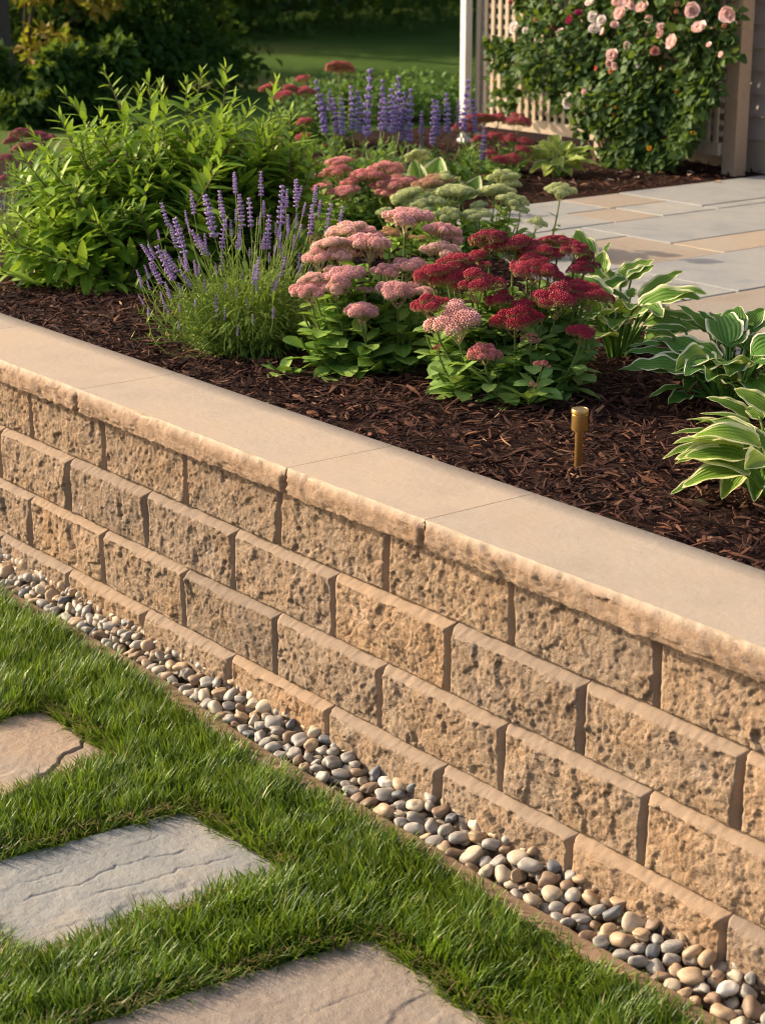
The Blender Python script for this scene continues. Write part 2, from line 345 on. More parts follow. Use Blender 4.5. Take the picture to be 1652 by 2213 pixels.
M = dict(
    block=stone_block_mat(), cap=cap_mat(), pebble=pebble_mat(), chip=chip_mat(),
    edging=plain('sandy_concrete', lin(150, 124, 100), .95, .1, nscale=120, nvar=.3, bump=.5),
    soil=plain('dark_soil', lin(52, 38, 24), .95, .1, nscale=90, nvar=.5, bump=.8),
    mulch=plain('mulch_ground', lin(54, 32, 23), .95, .1, nscale=120, nvar=.6, bump=1.),
    stone_tan=flag_mat('tan_flagstone', [(.3, lin(156, 136, 116)), (.5, lin(174, 150, 126)), (.72, lin(164, 150, 134))], False),
    stone_grey=flag_mat('grey_flagstone', [(.3, lin(138, 138, 134)), (.5, lin(152, 150, 144)), (.72, lin(168, 158, 144))], False),
    stone_pink=flag_mat('pinkish_flagstone', [(.3, lin(146, 130, 116)), (.5, lin(158, 142, 126)), (.72, lin(156, 144, 132))], False),
    slab_blue=flag_mat('bluestone', [(.3, lin(152, 151, 146)), (.5, lin(168, 165, 158)), (.72, lin(178, 170, 157))]),
    slab_tan=flag_mat('tan_sandstone', [(.3, lin(158, 144, 128)), (.5, lin(170, 154, 136)), (.72, lin(168, 158, 146))]),
    brass=None, white=plain('white_paint', lin(226, 222, 214), .5, .4, nscale=20, nvar=.06, bump=.03),
    lattice=plain('weathered_cedar', lin(204, 184, 158), .8, .2, nscale=40, nvar=.25, bump=.2),
    post_wood=plain('brown_post_wood', lin(196, 168, 140), .8, .15, nscale=40, nvar=.3, bump=.3),
    siding=plain('taupe_siding', lin(190, 174, 160), .7, .25, nscale=14, nvar=.15, bump=.05),
    bark=plain('tree_bark', lin(92, 80, 70), .9, .15, nscale=25, nvar=.5, bump=.9),
    boulder=plain('boulder_rock', lin(72, 58, 52), .9, .15, nscale=9, nvar=.4, bump=.6),
    grass=leaf_mat('grass_blade', lin(40, 78, 12), lin(148, 180, 54), .42, .32, 0, spec=.35, straw=lin(196, 180, 112)),
    thatch=leaf_mat('dry_thatch', lin(112, 96, 54), lin(168, 146, 92), .8, .15, 0),
    shrub=leaf_mat('shrub_leaf', lin(84, 132, 30), lin(190, 216, 76), .5, .38, .5, spec=.25),
    stem=leaf_mat('green_stem', lin(86, 110, 44), lin(130, 140, 66), .6, .1, 0),
    woody=leaf_mat('woody_stem', lin(84, 66, 42), lin(110, 90, 56), .8, .0, 0),
    sedum=leaf_mat('sedum_leaf', lin(92, 142, 54), lin(194, 222, 108), .5, .3, .3, spec=.25),
    sedum_blue=leaf_mat('sedum_leaf_blue_green', lin(92, 140, 68), lin(184, 212, 110), .5, .3, .3, spec=.25),
    lav=leaf_mat('lavender_leaf', lin(108, 140, 58), lin(190, 208, 92), .6, .25, 0),
    salv=leaf_mat('perennial_leaf', lin(76, 116, 46), lin(146, 178, 84), .55, .3, .2),
    rose_leaf=leaf_mat('rose_leaf', lin(42, 74, 34), lin(108, 134, 62), .62, .25, .2, spec=.25),
    tree_leaf=leaf_mat('woodland_leaf', lin(36, 60, 26), lin(84, 114, 48), .8, .28, 0, spec=.1),
    tree_leaf_gold=leaf_mat('golden_leaf', lin(120, 100, 26), lin(206, 164, 40), .5, .4, 0),
    hosta_mid=hosta_mat('hosta_leaf_green_cream', lin(74, 116, 38), lin(120, 156, 60), lin(234, 228, 174), .72, .28),
    hosta_dark=hosta_mat('hosta_leaf_blue_green', lin(66, 112, 40), lin(104, 146, 54), lin(238, 234, 190), .82, .16),
    hosta_gold=hosta_mat('hosta_leaf_gold', lin(88, 126, 40), lin(128, 158, 56), lin(230, 224, 158), .66, .36),
    hosta_lime=hosta_mat('hosta_leaf_lime', lin(140, 164, 60), lin(176, 190, 84), lin(222, 218, 150), .8, .3),
    head=head_mat('sedum_floret', lin(150, 158, 92)), spike=head_mat('lavender_floret', lin(112, 104, 128)), petal=petal_mat('rose_petal'),
)
def brass_mat():
    k = NT('brushed_brass'); v = k.vec('Object'); mp = k.n('ShaderNodeMapping'); mp.inputs['Scale'].default_value = (40, 40, 900); k.l(v, mp.inputs[0])
    n = k.noise(3, mp.outputs[0], 3); col = k.ramp(n, [(.3, lin(186, 144, 82)), (.7, lin(222, 184, 116))])
    return k.bsdf(col, .34, .5, 1., normal=k.bump(n, .08, .001))
M['brass'] = brass_mat()

# ------------------------------------------------------------------ ground, lawn soil, bed
def grid(x0, x1, y0, y1, nx, ny, zf):
    X, Y = np.meshgrid(np.linspace(x0, x1, nx), np.linspace(y0, y1, ny)); Z = zf(X, Y)
    g = np.arange(nx*ny).reshape(ny, nx); q = np.stack([g[:-1, :-1], g[:-1, 1:], g[1:, 1:], g[1:, :-1]], -1).reshape(-1, 4)
    return np.stack([X, Y, Z], -1).reshape(-1, 3), q
def bed_z(x, y): return .474 + .014*fbm(np.asarray(x)*2.3, np.asarray(y)*2.3, 3, 4) + .03*sstep(.5, 1.2, y)*sstep(-.6, .3, x)*0
GZ = -.118
V, q = grid(-400, 400, -400, .16, 30, 30, lambda x, y: np.full_like(x, -.16)); tag(obj('ground', mesh('ground', V, q), M['soil']), kind='structure')
V, q = grid(-2.7, 3.4, -1.6, -.085, 160, 60, lambda x, y: GZ-.016+.010*fbm(x*6, y*6, 3, 3)); tag(obj('lawn_soil', mesh('lawn_soil', V, q), M['soil']), kind='structure')
V, q = grid(-4.6, 3.3, .2, 5.2, 220, 150, bed_z); tag(obj('mulch_bed', mesh('mulch_bed', V, q), M['mulch']), kind='structure')

def lawn_mat():
    k = NT('upper_lawn'); p = k.pos(); n1 = k.noise(.5, p, 5); n2 = k.noise(14, p, 5, .7); n3 = k.noise(90, p, 3)
    col = k.ramp(n1, [(.3, lin(84, 116, 42)), (.55, lin(108, 136, 58)), (.75, lin(154, 140, 86))])
    col = k.mix(k.math('MULTIPLY', n2, .5), col, lin(44, 70, 24))
    return k.bsdf(col, .9, .1, normal=k.bump(k.math('ADD', n2, n3), 1., .05))
def lawn_z(x, y): return .42 + .25*fbm(x*.12, y*.12, 3, 12) + .012*np.maximum(0, y-6)
V, q = grid(-90, 60, .16, 120, 160, 130, lambda x, y: np.where((x > -5) & (y < 5.8), .40, lawn_z(x, y)*sstep(0, 3, np.hypot(np.minimum(x+5, 0), np.maximum(y-5.8, 0)))+.40*(1-sstep(0, 3, np.hypot(np.minimum(x+5, 0), np.maximum(y-5.8, 0))))))
tag(obj('lawn', mesh('lawn', V, q), lawn_mat()), kind='structure')

# ------------------------------------------------------------------ retaining wall: one thing, its blocks and cap stones as parts
H, LB = .15, .3791
wall = thing('retaining_wall', 'tan split-face block retaining wall with smooth buff cap stones', 'wall', (.6, .05, -.15))
def block_part(x0, course, seed):
    z0 = (3-course)*H - .0 if course else 3*H       # course 1 top .. 4 bottom
    z1 = (4-course)*H; z0 = z1-H
    yf = {1: .029, 2: .019, 3: .010, 4: .0}[course]
    nx, nz = 126, 50
    X, Z = np.meshgrid(np.linspace(0, LB-.0025, nx), np.linspace(0, H-.0015, nz))
    wob = .0022*fbm(X*24+seed, Z*24, 2, seed)+.0016*fbm(X*90+seed, Z*90, 2, seed+1)
    dl, dr = X, (LB-.0025)-X; dt, db = (H-.0015)-Z, Z
    rt = np.clip((dt+wob)/.0145, 0, 1); rl = np.clip((dl+wob)/.008, 0, 1); rr = np.clip((dr+wob)/.0115, 0, 1); rb = np.clip((db+wob)/.006, 0, 1)
    rec = np.maximum.reduce([.027*(1-rt), .012*(1-rl), .022*(1-rr), .010*(1-rb)])
    mask = np.minimum.reduce([sstep(.9, 1.35, (dt+wob)/.0145), sstep(.5, 1.6, dl/.008), sstep(.9, 1.4, (dr+wob)/.0115), sstep(.5, 1.6, db/.006)])
    sx, sz = X+seed*3.17, Z+seed*1.31
    wx = sx+.012*fbm(sx*25, sz*25, 2, 3); wz = sz+.012*fbm(sx*25+7, sz*25, 2, 4)
    lump = fbm(wx*9, wz*11, 3, seed)*.0085
    fct = facet(wx*19+.3*fbm(sx*60, sz*60, 2, 9), wz*15, seed+6)*.0052 + facet(wx*44+.4*fbm(sx*90, sz*90, 2, 8), wz*34, seed+7)*.0030
    w1, i1 = worley(wx*75, wz*52, seed); w2, idv = worley(wx*135, wz*105, seed+2)
    msk = sstep(-.05, .35, fbm(sx*11, sz*12, 3, seed+8))
    pits = -.0040*sstep(.42, .18, w1)*msk*(i1 > .58) - .0026*sstep(.40, .15, w2)*(idv > .72)
    fine = fbm(sx*120, sz*120, 3, seed+4)*.0024
    bul = .004*np.sin(np.pi*X/LB)*np.sin(np.pi*Z/H)
    d = bul + (lump+fct+pits+fine)*mask
    Y = yf - .006 + rec - d
    V = np.stack([X+x0+.00125, Y, Z+z0+.00075], -1).reshape(-1, 3); n = len(V)
    g = np.arange(nx*nz).reshape(nz, nx); q = [np.stack([g[:-1, :-1], g[:-1, 1:], g[1:, 1:], g[1:, :-1]], -1).reshape(-1, 4)]; A = np.zeros((n+2*(nx+nz)-4, 3)); A[:n, 1] = mask.ravel()
    ring = np.concatenate([g[0, :], g[1:, -1], g[-1, ::-1][1:], g[::-1, 0][1:-1]])      # rim, then sides go back
    B = V[ring].copy(); B[:, 1] = .20; V = np.concatenate([V, B]); r2 = n+np.arange(len(ring))
    q.append(np.stack([ring, r2, np.roll(r2, -1), np.roll(ring, -1)], -1))
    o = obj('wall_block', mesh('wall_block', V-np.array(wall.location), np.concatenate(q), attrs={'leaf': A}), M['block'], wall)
    return o
seed = 1
for course, xs in ((1, -.0918), (2, -.265), (3, -.0918), (4, -.265)):
    for k in range(-5, 8):
        block_part(xs+k*LB, course, seed); seed += 1
def cap_part(x0, x1, seed):
    nx = max(40, int((x1-x0)/.006)); x = np.linspace(x0+.0011, x1-.0011, nx)
    prof = [(.2777, .446), (.2777, .5045), (.2762, .507)] + [(y, .507) for y in np.linspace(.22, .0, 10)]
    zf = np.linspace(.507, .4505, 22); front = [(-.0105-.0115*sstep(0, .4, (.507-z)/.0565)+.002*sstep(.7, 1, (.507-z)/.0565), z) for z in zf]
    prof += front + [(.03, .4502), (.2, .4502)]; prof = np.array(prof); npf = len(prof)
    X = np.repeat(x[None], npf, 0); Y = np.repeat(prof[:, :1], nx, 1); Z = np.repeat(prof[:, 1:], nx, 1)
    fi = np.arange(13, 13+22); s = np.clip((.507-prof[fi, 1])/.0565, 0, 1)[:, None]; Xf = X[fi]+seed*2.3; Zf = Z[fi]
    edge = .0028*fbm(Xf*26, 0*Zf, 3, seed)+.0010*fbm(Xf*110, 0*Zf, 2, seed+1)
    sl_ = Xf+Zf*.7; chis = .0040*fbm(sl_*13, Zf*18, 3, seed+2) + facet(sl_*24+.3*fbm(Xf*50, Zf*50, 2, 7), Zf*26+.2*fbm(Xf*30, Zf*30, 2, 5), seed+3)*.0050 + .0016*fbm(sl_*110, Zf*90, 3, seed+5)
    w1, _ = worley(Xf*75, Zf*75, seed); chis -= .0045*sstep(.40, .12, w1)*sstep(.4, .75, s)*sstep(-.1, .25, fbm(Xf*9, Zf*9, 2, seed+6))
    ends = np.minimum(X[fi]-x0, x1-X[fi]); chip = .016*sstep(.016, 0, ends+.005*fbm(Zf*80, Xf*20, 2, seed))*sstep(.0, .5, s)
    Y[fi] -= edge*(1-s) + chis*sstep(0, .12, s) - chip
    Z[fi] += -.004*sstep(-.1, .5, fbm(Xf*45, 0*Xf, 3, seed+7))*sstep(0, .12, s)*(1-sstep(.12, .5, s)) + .003*fbm(Xf*40, 0*Xf, 3, seed+9)*sstep(.8, 1, s)
    V = np.stack([X, Y, Z], -1).reshape(-1, 3); g = np.arange(npf*nx).reshape(npf, nx)
    qf = lambda g: np.stack([g[:-1, :-1], g[1:, :-1], g[1:, 1:], g[:-1, 1:]], -1).reshape(-1, 4)
    mb = MB().add(V[:14*nx], qf(g[:14])).add(V[13*nx:], qf(g[13:]-13*nx))     # top and split face meet in a sharp arris
    for e in (0, -1):                                                   # the end faces: rings closed towards an inner copy
        R_ = V.reshape(npf, nx, 3)[:, e]; c = np.array([[R_[0, 0], .16, .475]]); b = np.concatenate([R_, c])
        t = np.array([[i, (i+1) % npf, npf] for i in range(npf)]); mb.add(b, tris=t)
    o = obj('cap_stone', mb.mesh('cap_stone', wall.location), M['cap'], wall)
    for p in o.data.polygons:
        if len(p.vertices) == 3: p.use_smooth = False
    return o
CJ = [-2.1, -.917, -.144, .744, 1.205, 2.25, 3.1]
for i in range(len(CJ)-1): cap_part(CJ[i], CJ[i+1], 11+i)

# ------------------------------------------------------------------ edging and pebbles
def kerb_off(x): return .040*sstep(.85, .1, x)-.014*sstep(1.2, 2.0, x)
EJ = [-2.1, -.62, .06, .40, .87, 1.31, 2.05, 3.1]
elab = ['far end of the edging strip, beyond the lawn at the left picture edge', 'long sandy edging kerb by the farthest grass', 'short sandy edging kerb beside the tan stepping stone',
        'sandy edging kerb between the tan and the grey stepping stones', 'sandy edging kerb beside the grey stepping stone, under its upper corner', 'sandy edging kerb beside the brownish front stepping stone', 'nearest sandy edging kerb, at the lower right picture corner']
for i in range(len(EJ)-1):
    nx = 60; X, S = np.meshgrid(np.linspace(EJ[i]+.002, EJ[i+1]-.002, nx), np.linspace(0, 1, 13))
    pr = np.array([(-.136, -.17), (-.136, -.135), (-.136, -.118), (-.133, -.1125), (-.129, -.111), (-.122, -.1105), (-.114, -.1105), (-.106, -.1105), (-.100, -.111), (-.096, -.1125), (-.093, -.118), (-.093, -.14), (-.093, -.17)])
    Y = np.repeat(pr[:, :1], nx, 1); Z = np.repeat(pr[:, 1:], nx, 1); off = .0015*((i*7) % 3-1)+kerb_off(X)
    Y = Y+off+.0028*fbm(X*26, S*9, 3, i); Z = Z+.002*fbm(X*30, S*12, 3, i+20)
    g = np.arange(13*nx).reshape(13, nx); q = np.stack([g[:-1, :-1], g[:-1, 1:], g[1:, 1:], g[1:, :-1]], -1).reshape(-1, 4)
    V = np.stack([X, Y, Z], -1).reshape(-1, 3); mb = MB().add(V, q)
    for e in (0, -1):
        r_ = V.reshape(13, nx, 3)[:, e]; mb.add(np.concatenate([r_, [[r_[0, 0], -.114, -.15]]]), tris=np.array([[k, (k+1) % 13, 13] for k in range(13)]))
    tag(obj('edging_kerb', mb.mesh('edging_kerb', (EJ[i], -.115, -.17)), M['edging'], loc=(EJ[i], -.115, -.17)), elab[i], 'edging', 'kerbs edging the pebble strip')

def ico(sub=2):
    import bmesh
    bm = bmesh.new(); bmesh.ops.create_icosphere(bm, subdivisions=sub, radius=1.)
    V = np.array([v.co[:] for v in bm.verts]); F = np.array([[v.index for v in f.verts] for f in bm.faces]); bm.free(); return V, F
IV, IF = ico(3); OV, OF = ico(1)
peb_me = []
for k in range(14):
    r = np.random.default_rng(100+k); V = IV.copy(); e = r.uniform(2.2, 3.4)
    V = np.sign(V)*np.abs(V)**(2/e*.55+.45)
    d = r.normal(size=(5, 3)); f = 1+sum(.10*np.sin(V@dd*1.6+r.uniform(0, 6)) for dd in d)
    V = V*f[:, None]; V /= np.abs(V).max(0)
    peb_me.append(mesh('pebble', V, tris=IF)); peb_me[-1].materials.append(M['pebble'])
def relax(n, x0, x1, y0, y1, rad, r, it=90):
    P = np.stack([r.uniform(x0, x1, n), r.uniform(y0, y1, n)], -1)
    for _ in range(it):
        d = P[:, None]-P[None]; L = np.linalg.norm(d, axis=-1)+1e-9; ov = np.maximum(0, (rad[:, None]+rad[None])*.94-L); np.fill_diagonal(ov, 0)
        P += .45*((d/L[..., None])*ov[..., None]).sum(1)
        P[:, 0] = np.clip(P[:, 0], x0, x1); P[:, 1] = np.clip(P[:, 1], y0+rad*.75, y1-rad*.75)
    return P
KIND = [('cream', lin(182, 168, 146), 'smooth cream river pebble in the strip at the wall foot'), ('grey', lin(150, 144, 136), 'smooth warm grey river pebble in the strip at the wall foot'),
        ('tan', lin(170, 146, 118), 'smooth tan river pebble in the strip at the wall foot'), ('brown', lin(134, 112, 92), 'smooth brown river pebble in the strip at the wall foot'),
        ('slate', lin(104, 106, 110), 'smooth slate blue-grey river pebble in the strip at the wall foot'), ('white', lin(208, 200, 186), 'smooth near-white river pebble in the strip at the wall foot')]
r = np.random.default_rng(5); pebs = []
for layer, (n, zc, rs) in enumerate(((540, -.134, (.011, .017)), (370, -.115, (.0120, .0215)))):
    rad = r.uniform(rs[0], rs[1], n)*np.where(r.random(n) < .08, 1.22, 1)*(1 if layer == 0 else 1.0)
    P = relax(n, -1.0, 2.6, 0., 1., rad*0+.0001, r, 0); w_ = lambda x: .108-kerb_off(x)            # relax in true metres, strip width follows the kerb
    P[:, 1] = r.random(n)*.11
    for _ in range(120):
        d = P[:, None]-P[None]; L = np.linalg.norm(d, axis=-1)+1e-9; ov = np.maximum(0, (rad[:, None]+rad[None])*.95-L); np.fill_diagonal(ov, 0)
        P += .45*((d/L[..., None])*ov[..., None]).sum(1); P[:, 0] = np.clip(P[:, 0], -1.0, 2.6); P[:, 1] = np.clip(P[:, 1], rad*.75, w_(P[:, 0])-rad*.6)
    for (x, y), a in zip(P, rad):
        y = y-.096+float(kerb_off(x)); t = float(sstep(-.09+float(kerb_off(x)), .0, y)); pebs.append((x, y, zc+r.uniform(-.003, .005)+(.032+.026*float(sstep(1.2, -.4, x)))*t, a, layer))
cand = []
for x, y, z, a, layer in pebs:
    rel = np.array([x, y, z])-CAM; dep = rel@FW; sx = 826+FPX*(rel@RT)/dep; sy = 1106-FPX*(rel@UP)/dep
    cand.append((a/dep*(1 if layer else .35)*(1 if (-30 < sx < 1680 and sy < 2240) else 0), x, y, z, a))
cand.sort(reverse=True); mbp = MB(); rr = np.random.default_rng(9)
for i, (s_, x, y, z, a) in enumerate(cand):
    kd = KIND[rr.choice(6, p=[.16, .40, .20, .13, .10, .01])]; asp = rr.uniform(.62, .98); flat = rr.uniform(.5, .78)
    sc_ = (a*1.12, a*1.12*asp, a*flat); rot = (rr.normal()*.28, rr.normal()*.28, rr.uniform(0, 6.28))
    if rr.random() < .12: rot = (rr.uniform(.5, 1.2), rr.normal()*.3, rot[2])
    if i < 300 and s_ > 0:
        o = obj('river_pebble', peb_me[rr.integers(14)], loc=(x, y, z), rot=rot, scale=sc_); f = rr.uniform(.86, 1.1)
        o.color = (kd[1][0]*f, kd[1][1]*f, kd[1][2]*f, 1); tag(o, kd[2], 'pebble', kd[0]+' river pebbles along the wall foot')
    else:
        from mathutils import Euler
        mtx = np.array(Euler(rot).to_matrix()); me = peb_me[rr.integers(14)]; V = np.empty(len(me.vertices)*3, np.float32); me.vertices.foreach_get('co', V)
        mbp.add((V.reshape(-1, 3)*np.array(sc_))@mtx.T+np.array([x, y, z]), tris=IF)
o = obj('small_pebbles', mbp.mesh('small_pebbles'), M['pebble']); o.color = lin(150, 138, 122); tag(o, 'smaller river pebbles wedged beneath the larger ones', 'pebbles', kind='stuff')
V, q = grid(-2.1, 3.1, -.108, .08, 80, 8, lambda x, y: -.150+.003*fbm(x*40, y*40, 2, 1)); tag(obj('gravel_trench', mesh('gravel_trench', V, q), M['edging']), kind='structure')

# ------------------------------------------------------------------ stepping stones
STZ = -.1125
STONES = [dict(c=[(.262, -.375), (.585, -.365), (.645, -.93), (.235, -.93)], m='stone_tan', l='tan stepping stone with a cracked corner, farthest of the stones in the grass'),
          dict(c=[(.905, -.390), (1.245, -.375), (1.225, -.925), (.845, -.935)], m='stone_grey', l='grey stepping stone with rippled cleft ridges in the grass'),
          dict(c=[(1.535, -.400), (1.93, -.42), (1.95, -1.0), (1.46, -1.0)], m='stone_pink', l='brownish stepping stone nearest the camera at the bottom edge')]
def in_stone(x, y, grow=0.):
    inside = np.zeros(np.shape(x), bool)
    for s in STONES:
        c = np.array(s['c']); k = np.ones(np.shape(x), bool); wob = .012*fbm(np.asarray(x)*22, np.asarray(y)*22, 2, 31)
        for a, b in zip(c, np.roll(c, -1, 0)):          # clockwise corners: inside is on the right
            e = b-a; nn = np.array([e[1], -e[0]])/np.hypot(*e); d = (x-a[0])*nn[0]+(y-a[1])*nn[1]; k &= d > -grow+wob
        inside |= k
    return inside
def stone(s, i):
    n, mgrid = 260, 200; c = np.array(s['c']); U, W_ = np.meshgrid(np.linspace(0, 1, mgrid), np.linspace(0, 1, n))
    P = (c[0]*((1-U)*(1-W_))[..., None]+c[1]*(U*(1-W_))[..., None]+c[2]*(U*W_)[..., None]+c[3]*((1-U)*W_)[..., None])
    cen = P.mean((0, 1)); P = cen+(P-cen)*1.05
    ed = np.minimum.reduce([U, 1-U, W_, 1-W_]); x, y = P[..., 0], P[..., 1]
    P = P+.010*np.stack([fbm(x*14, y*14, 3, i), fbm(x*14+9, y*14, 3, i+5)], -1)*sstep(.2, 0, ed)[..., None]
    wx = x*3.2+.5*fbm(x*3, y*3, 2, i+3); wy = y*1.7
    t = (fbm(wx*1.6, wy*.9, 4, i+40)*.5+.5)*3.6+.16*fbm(x*25, y*25, 3, 2)
    st = (np.floor(t)+sstep(.80, .99, t-np.floor(t)))*.0026*(.30+.70*sstep(-.3, .3, fbm(x*7, y*7, 2, i+80)))
    h = st-.006+.0025*fbm(x*9, y*9, 4, i+60)+.0009*fbm(x*70, y*70, 3, i+70)
    if i:                                                 # layered clefts running along the stone
        for (x0, a, ya, yb, dp, sd) in ([(1.045, .10, -.86, -.44, .0046, 1), (1.115, .06, -.74, -.40, .0042, 2), (.985, .12, -.84, -.66, .0034, 3), (.965, .05, -.58, -.43, .0026, 4), (1.17, -.03, -.9, -.70, .0026, 5)] if i == 1 else [(1.66, .1, -.7, -.46, .003, 6), (1.78, .05, -.74, -.5, .003, 7)]):
            dx = x-(x0+a*(y+.6)+.026*fbm(y*11, y*0, 3, 90+sd)+.006*fbm(y*60, y*0, 2, 95+sd)); tp = sstep(ya, ya+.07, y)*sstep(yb, yb-.07, y)*(.45+.75*vnoise(y*26, y*0, sd))
            h = h-.42*dp*tp*(np.exp(-(dx/.0032)**2)*.9+.55*sstep(-.002, .003, dx)*np.exp(-np.maximum(dx, 0)/.035))
    if i == 0:                                            # the broken corner: a crack and a slightly sunk flake
        d = (x-.50)*.82+(y+.43)*.57+.02*fbm(x*20, y*20, 3, 77); h = h-.004*sstep(-.002, .002, d)-.006*np.exp(-(d/.003)**2)
    z = STZ+h-.02*sstep(.03, 0, ed)**2
    V = np.concatenate([P, z[..., None]], -1).reshape(-1, 3); g = np.arange(n*mgrid).reshape(n, mgrid)
    q = [np.stack([g[:-1, :-1], g[1:, :-1], g[1:, 1:], g[:-1, 1:]], -1).reshape(-1, 4)]
    ring = np.concatenate([g[0, :], g[1:, -1], g[-1, ::-1][1:], g[::-1, 0][1:-1]]); B = V[ring].copy(); B[:, 2] = -.15
    r2 = len(V)+np.arange(len(ring)); V = np.concatenate([V, B]); q.append(np.stack([ring, np.roll(ring, -1), np.roll(r2, -1), r2], -1))
    loc = np.array([cen[0], cen[1], -.15]); o = obj('stepping_stone', mesh('stepping_stone', V-loc, np.concatenate(q)), M[s['m']], loc=loc)
    tag(o, s['l'], 'stepping stone', 'stepping stones set in the lawn')
for i, s in enumerate(STONES): stone(s, i)

# ------------------------------------------------------------------ grass
def grass_field():
    r = np.random.default_rng(21); N = 190000
    x = r.uniform(-1.0, 2.55, N); y = r.uniform(-1.22, -.085, N)
    P = np.stack([x, y, np.full(N, -.12)], -1); rel = P-CAM; dep = rel@FW; sx = 826+FPX*(rel@RT)/dep; sy = 1106-FPX*(rel@UP)/dep
    lim = -.134+kerb_off(x)
    k = (sx > -140) & (sx < 1790) & (sy < 2330) & ~in_stone(x, y, -.002) & (y < lim+.012*fbm(x*18, 0*x, 3, 5)+.004) & (r.random(N) < .97)
    x, y, dep, lim = x[k], y[k], dep[k], lim[k]; n = len(x); P = np.stack([x, y, GZ-.012+.010*fbm(x*6, y*6, 3, 3)], -1)
    cl = fbm(x*17, y*17, 3, 8); cl2 = fbm(x*5, y*5, 2, 15); az = 6.28*vnoise(x*9, y*9, 3)*1.5+r.normal(0, 1.3, n)
    ln = r.uniform(.036, .066, n)*(1+.30*cl+.15*cl2)*np.where(r.random(n) < .05, 1.25, 1)
    lean = np.abs(r.normal(.30, .24, n))
    # blades beside a stone or the kerb lean out over it
    e = .035; gx = in_stone(x+e, y).astype(float)-in_stone(x-e, y); gy = in_stone(x, y+e).astype(float)-in_stone(x, y-e)+(y > lim-.03)*.7
    ox, oy = np.cos(az)+gx*1.1, np.sin(az)+gy*1.1; near = (np.abs(gx)+np.abs(gy)) > 0; lean = np.where(near, lean+.25, lean); ln = np.where(near, ln*.88, ln)
    h = np.hypot(ox, oy)+1e-6; D = np.stack([ox/h*np.sin(lean), oy/h*np.sin(lean), np.cos(lean)], -1)
    Nn = np.stack([-ox/h, -oy/h, np.full(n, .25)], -1)+r.normal(0, .35, (n, 3))
    V, Q, A = leaves(P, D, Nn, ln, r.uniform(.0032, .0058, n), r.uniform(.1, 1.1, n), grassp, ns=3, nc=2, fold=0, tint=np.where(r.random(n) < .035, 1., np.clip(.36+.34*cl+r.normal(0, .28, n), 0, .9)))
    o = obj('lawn_grass', mesh('lawn_grass', V, Q, attrs={'leaf': A}), M['grass']); tag(o, 'short green lawn grass between the stepping stones and the kerb', 'grass', kind='stuff')
    # dry thatch lying low along the stone edges
    N = 60000; x = r.uniform(-.9, 2.4, N); y = r.uniform(-1.1, -.12, N); k = in_stone(x, y, .03) & ~in_stone(x, y, -.006); x, y = x[k][:2200], y[k][:2200]; n = len(x); az = r.uniform(0, 6.28, n)
    D = np.stack([np.cos(az), np.sin(az), r.uniform(-.05, .35, n)], -1); P = np.stack([x, y, np.full(n, -.110)+r.uniform(0, .012, n)], -1)
    V, Q, A = leaves(P, D, np.tile([0, 0, 1.], (n, 1)), r.uniform(.02, .045, n), r.uniform(.001, .002, n), r.uniform(-.2, .5, n), grassp, ns=2, nc=2, fold=0)
    tag(obj('dry_thatch', mesh('dry_thatch', V, Q, attrs={'leaf': A}), M['thatch']), 'dry straw-coloured thatch along the stone edges', 'thatch', kind='stuff')
grass_field()

# ------------------------------------------------------------------ bark mulch chips
def chips(n, x0, x1, y0, y1, s0, s1, seed, name, keep=None, lo=0):
    r = np.random.default_rng(seed); x = r.uniform(x0, x1, n); y = r.uniform(y0, y1, n)
    if keep is not None: k = keep(x, y); x, y = x[k], y[k]; n = len(x)
    L = s0+(s1-s0)*r.random(n)**2.2; W = L*r.uniform(.07, .24, n); T = W*r.uniform(.22, .6, n)
    az = r.uniform(0, 6.28, n); til = r.normal(0, .28, n); rol = r.normal(0, .4, n)
    D = np.stack([np.cos(az)*np.cos(til), np.sin(az)*np.cos(til), np.sin(til)], -1); D, S, N = frame(D); S, N = S*np.cos(rol)[:, None]+N*np.sin(rol)[:, None], N*np.cos(rol)[:, None]-S*np.sin(rol)[:, None]
    P = np.stack([x, y, bed_z(x, y)+r.uniform(-.002, .013, n)+lo], -1)
    V = np.zeros((n, 3, 4, 3))
    for j, (t, wj) in enumerate(((-.5, .55), (r.uniform(-.15, .15, n), 1.), (.5, .35))):
        ww = W*wj*r.uniform(.6, 1.1, n); bn = (0 if j != 1 else 1)*L*r.uniform(-.06, .10, n)
        for k, (a, b) in enumerate(((-1, -1), (1, -1), (1, 1), (-1, 1))):
            V[:, j, k] = P+D*(t*L)[:, None]+S*(a*ww/2+r.normal(0, .08, n)*W)[:, None]+N*(b*T/2*(.6 if j != 1 else 1)+bn)[:, None]
    q = []
    for j in (0, 1):
        for k in range(4): q.append([j*4+k, j*4+(k+1) % 4, (j+1)*4+(k+1) % 4, (j+1)*4+k])
    q += [[3, 2, 1, 0], [8, 9, 10, 11]]
    Q = (np.array(q)[None]+np.arange(n)[:, None, None]*12).reshape(-1, 4)
    A = np.zeros((n, 12, 3)); A[:, :, 2] = np.clip(r.beta(2.0, 2.8, n)+.35*(r.random(n) < .07), 0, 1)[:, None]
    o = obj(name, mesh(name, V.reshape(-1, 3), Q, attrs={'leaf': A.reshape(-1, 3)}, smooth=False), M['chip']); return o
PATIO = np.array([(-1.93, 2.55), (-1.93, 5.0), (3.2, 5.0), (3.2, 1.55), (.6, 1.62), (.05, 1.72), (-.9, 2.1)])
def in_patio(x, y, grow=0):
    line = np.interp(x, [-1.93, -.9, .05, .6, 3.2], [2.55, 2.1, 1.72, 1.62, 1.55]); return (x > -1.93-grow) & (y > line-grow)
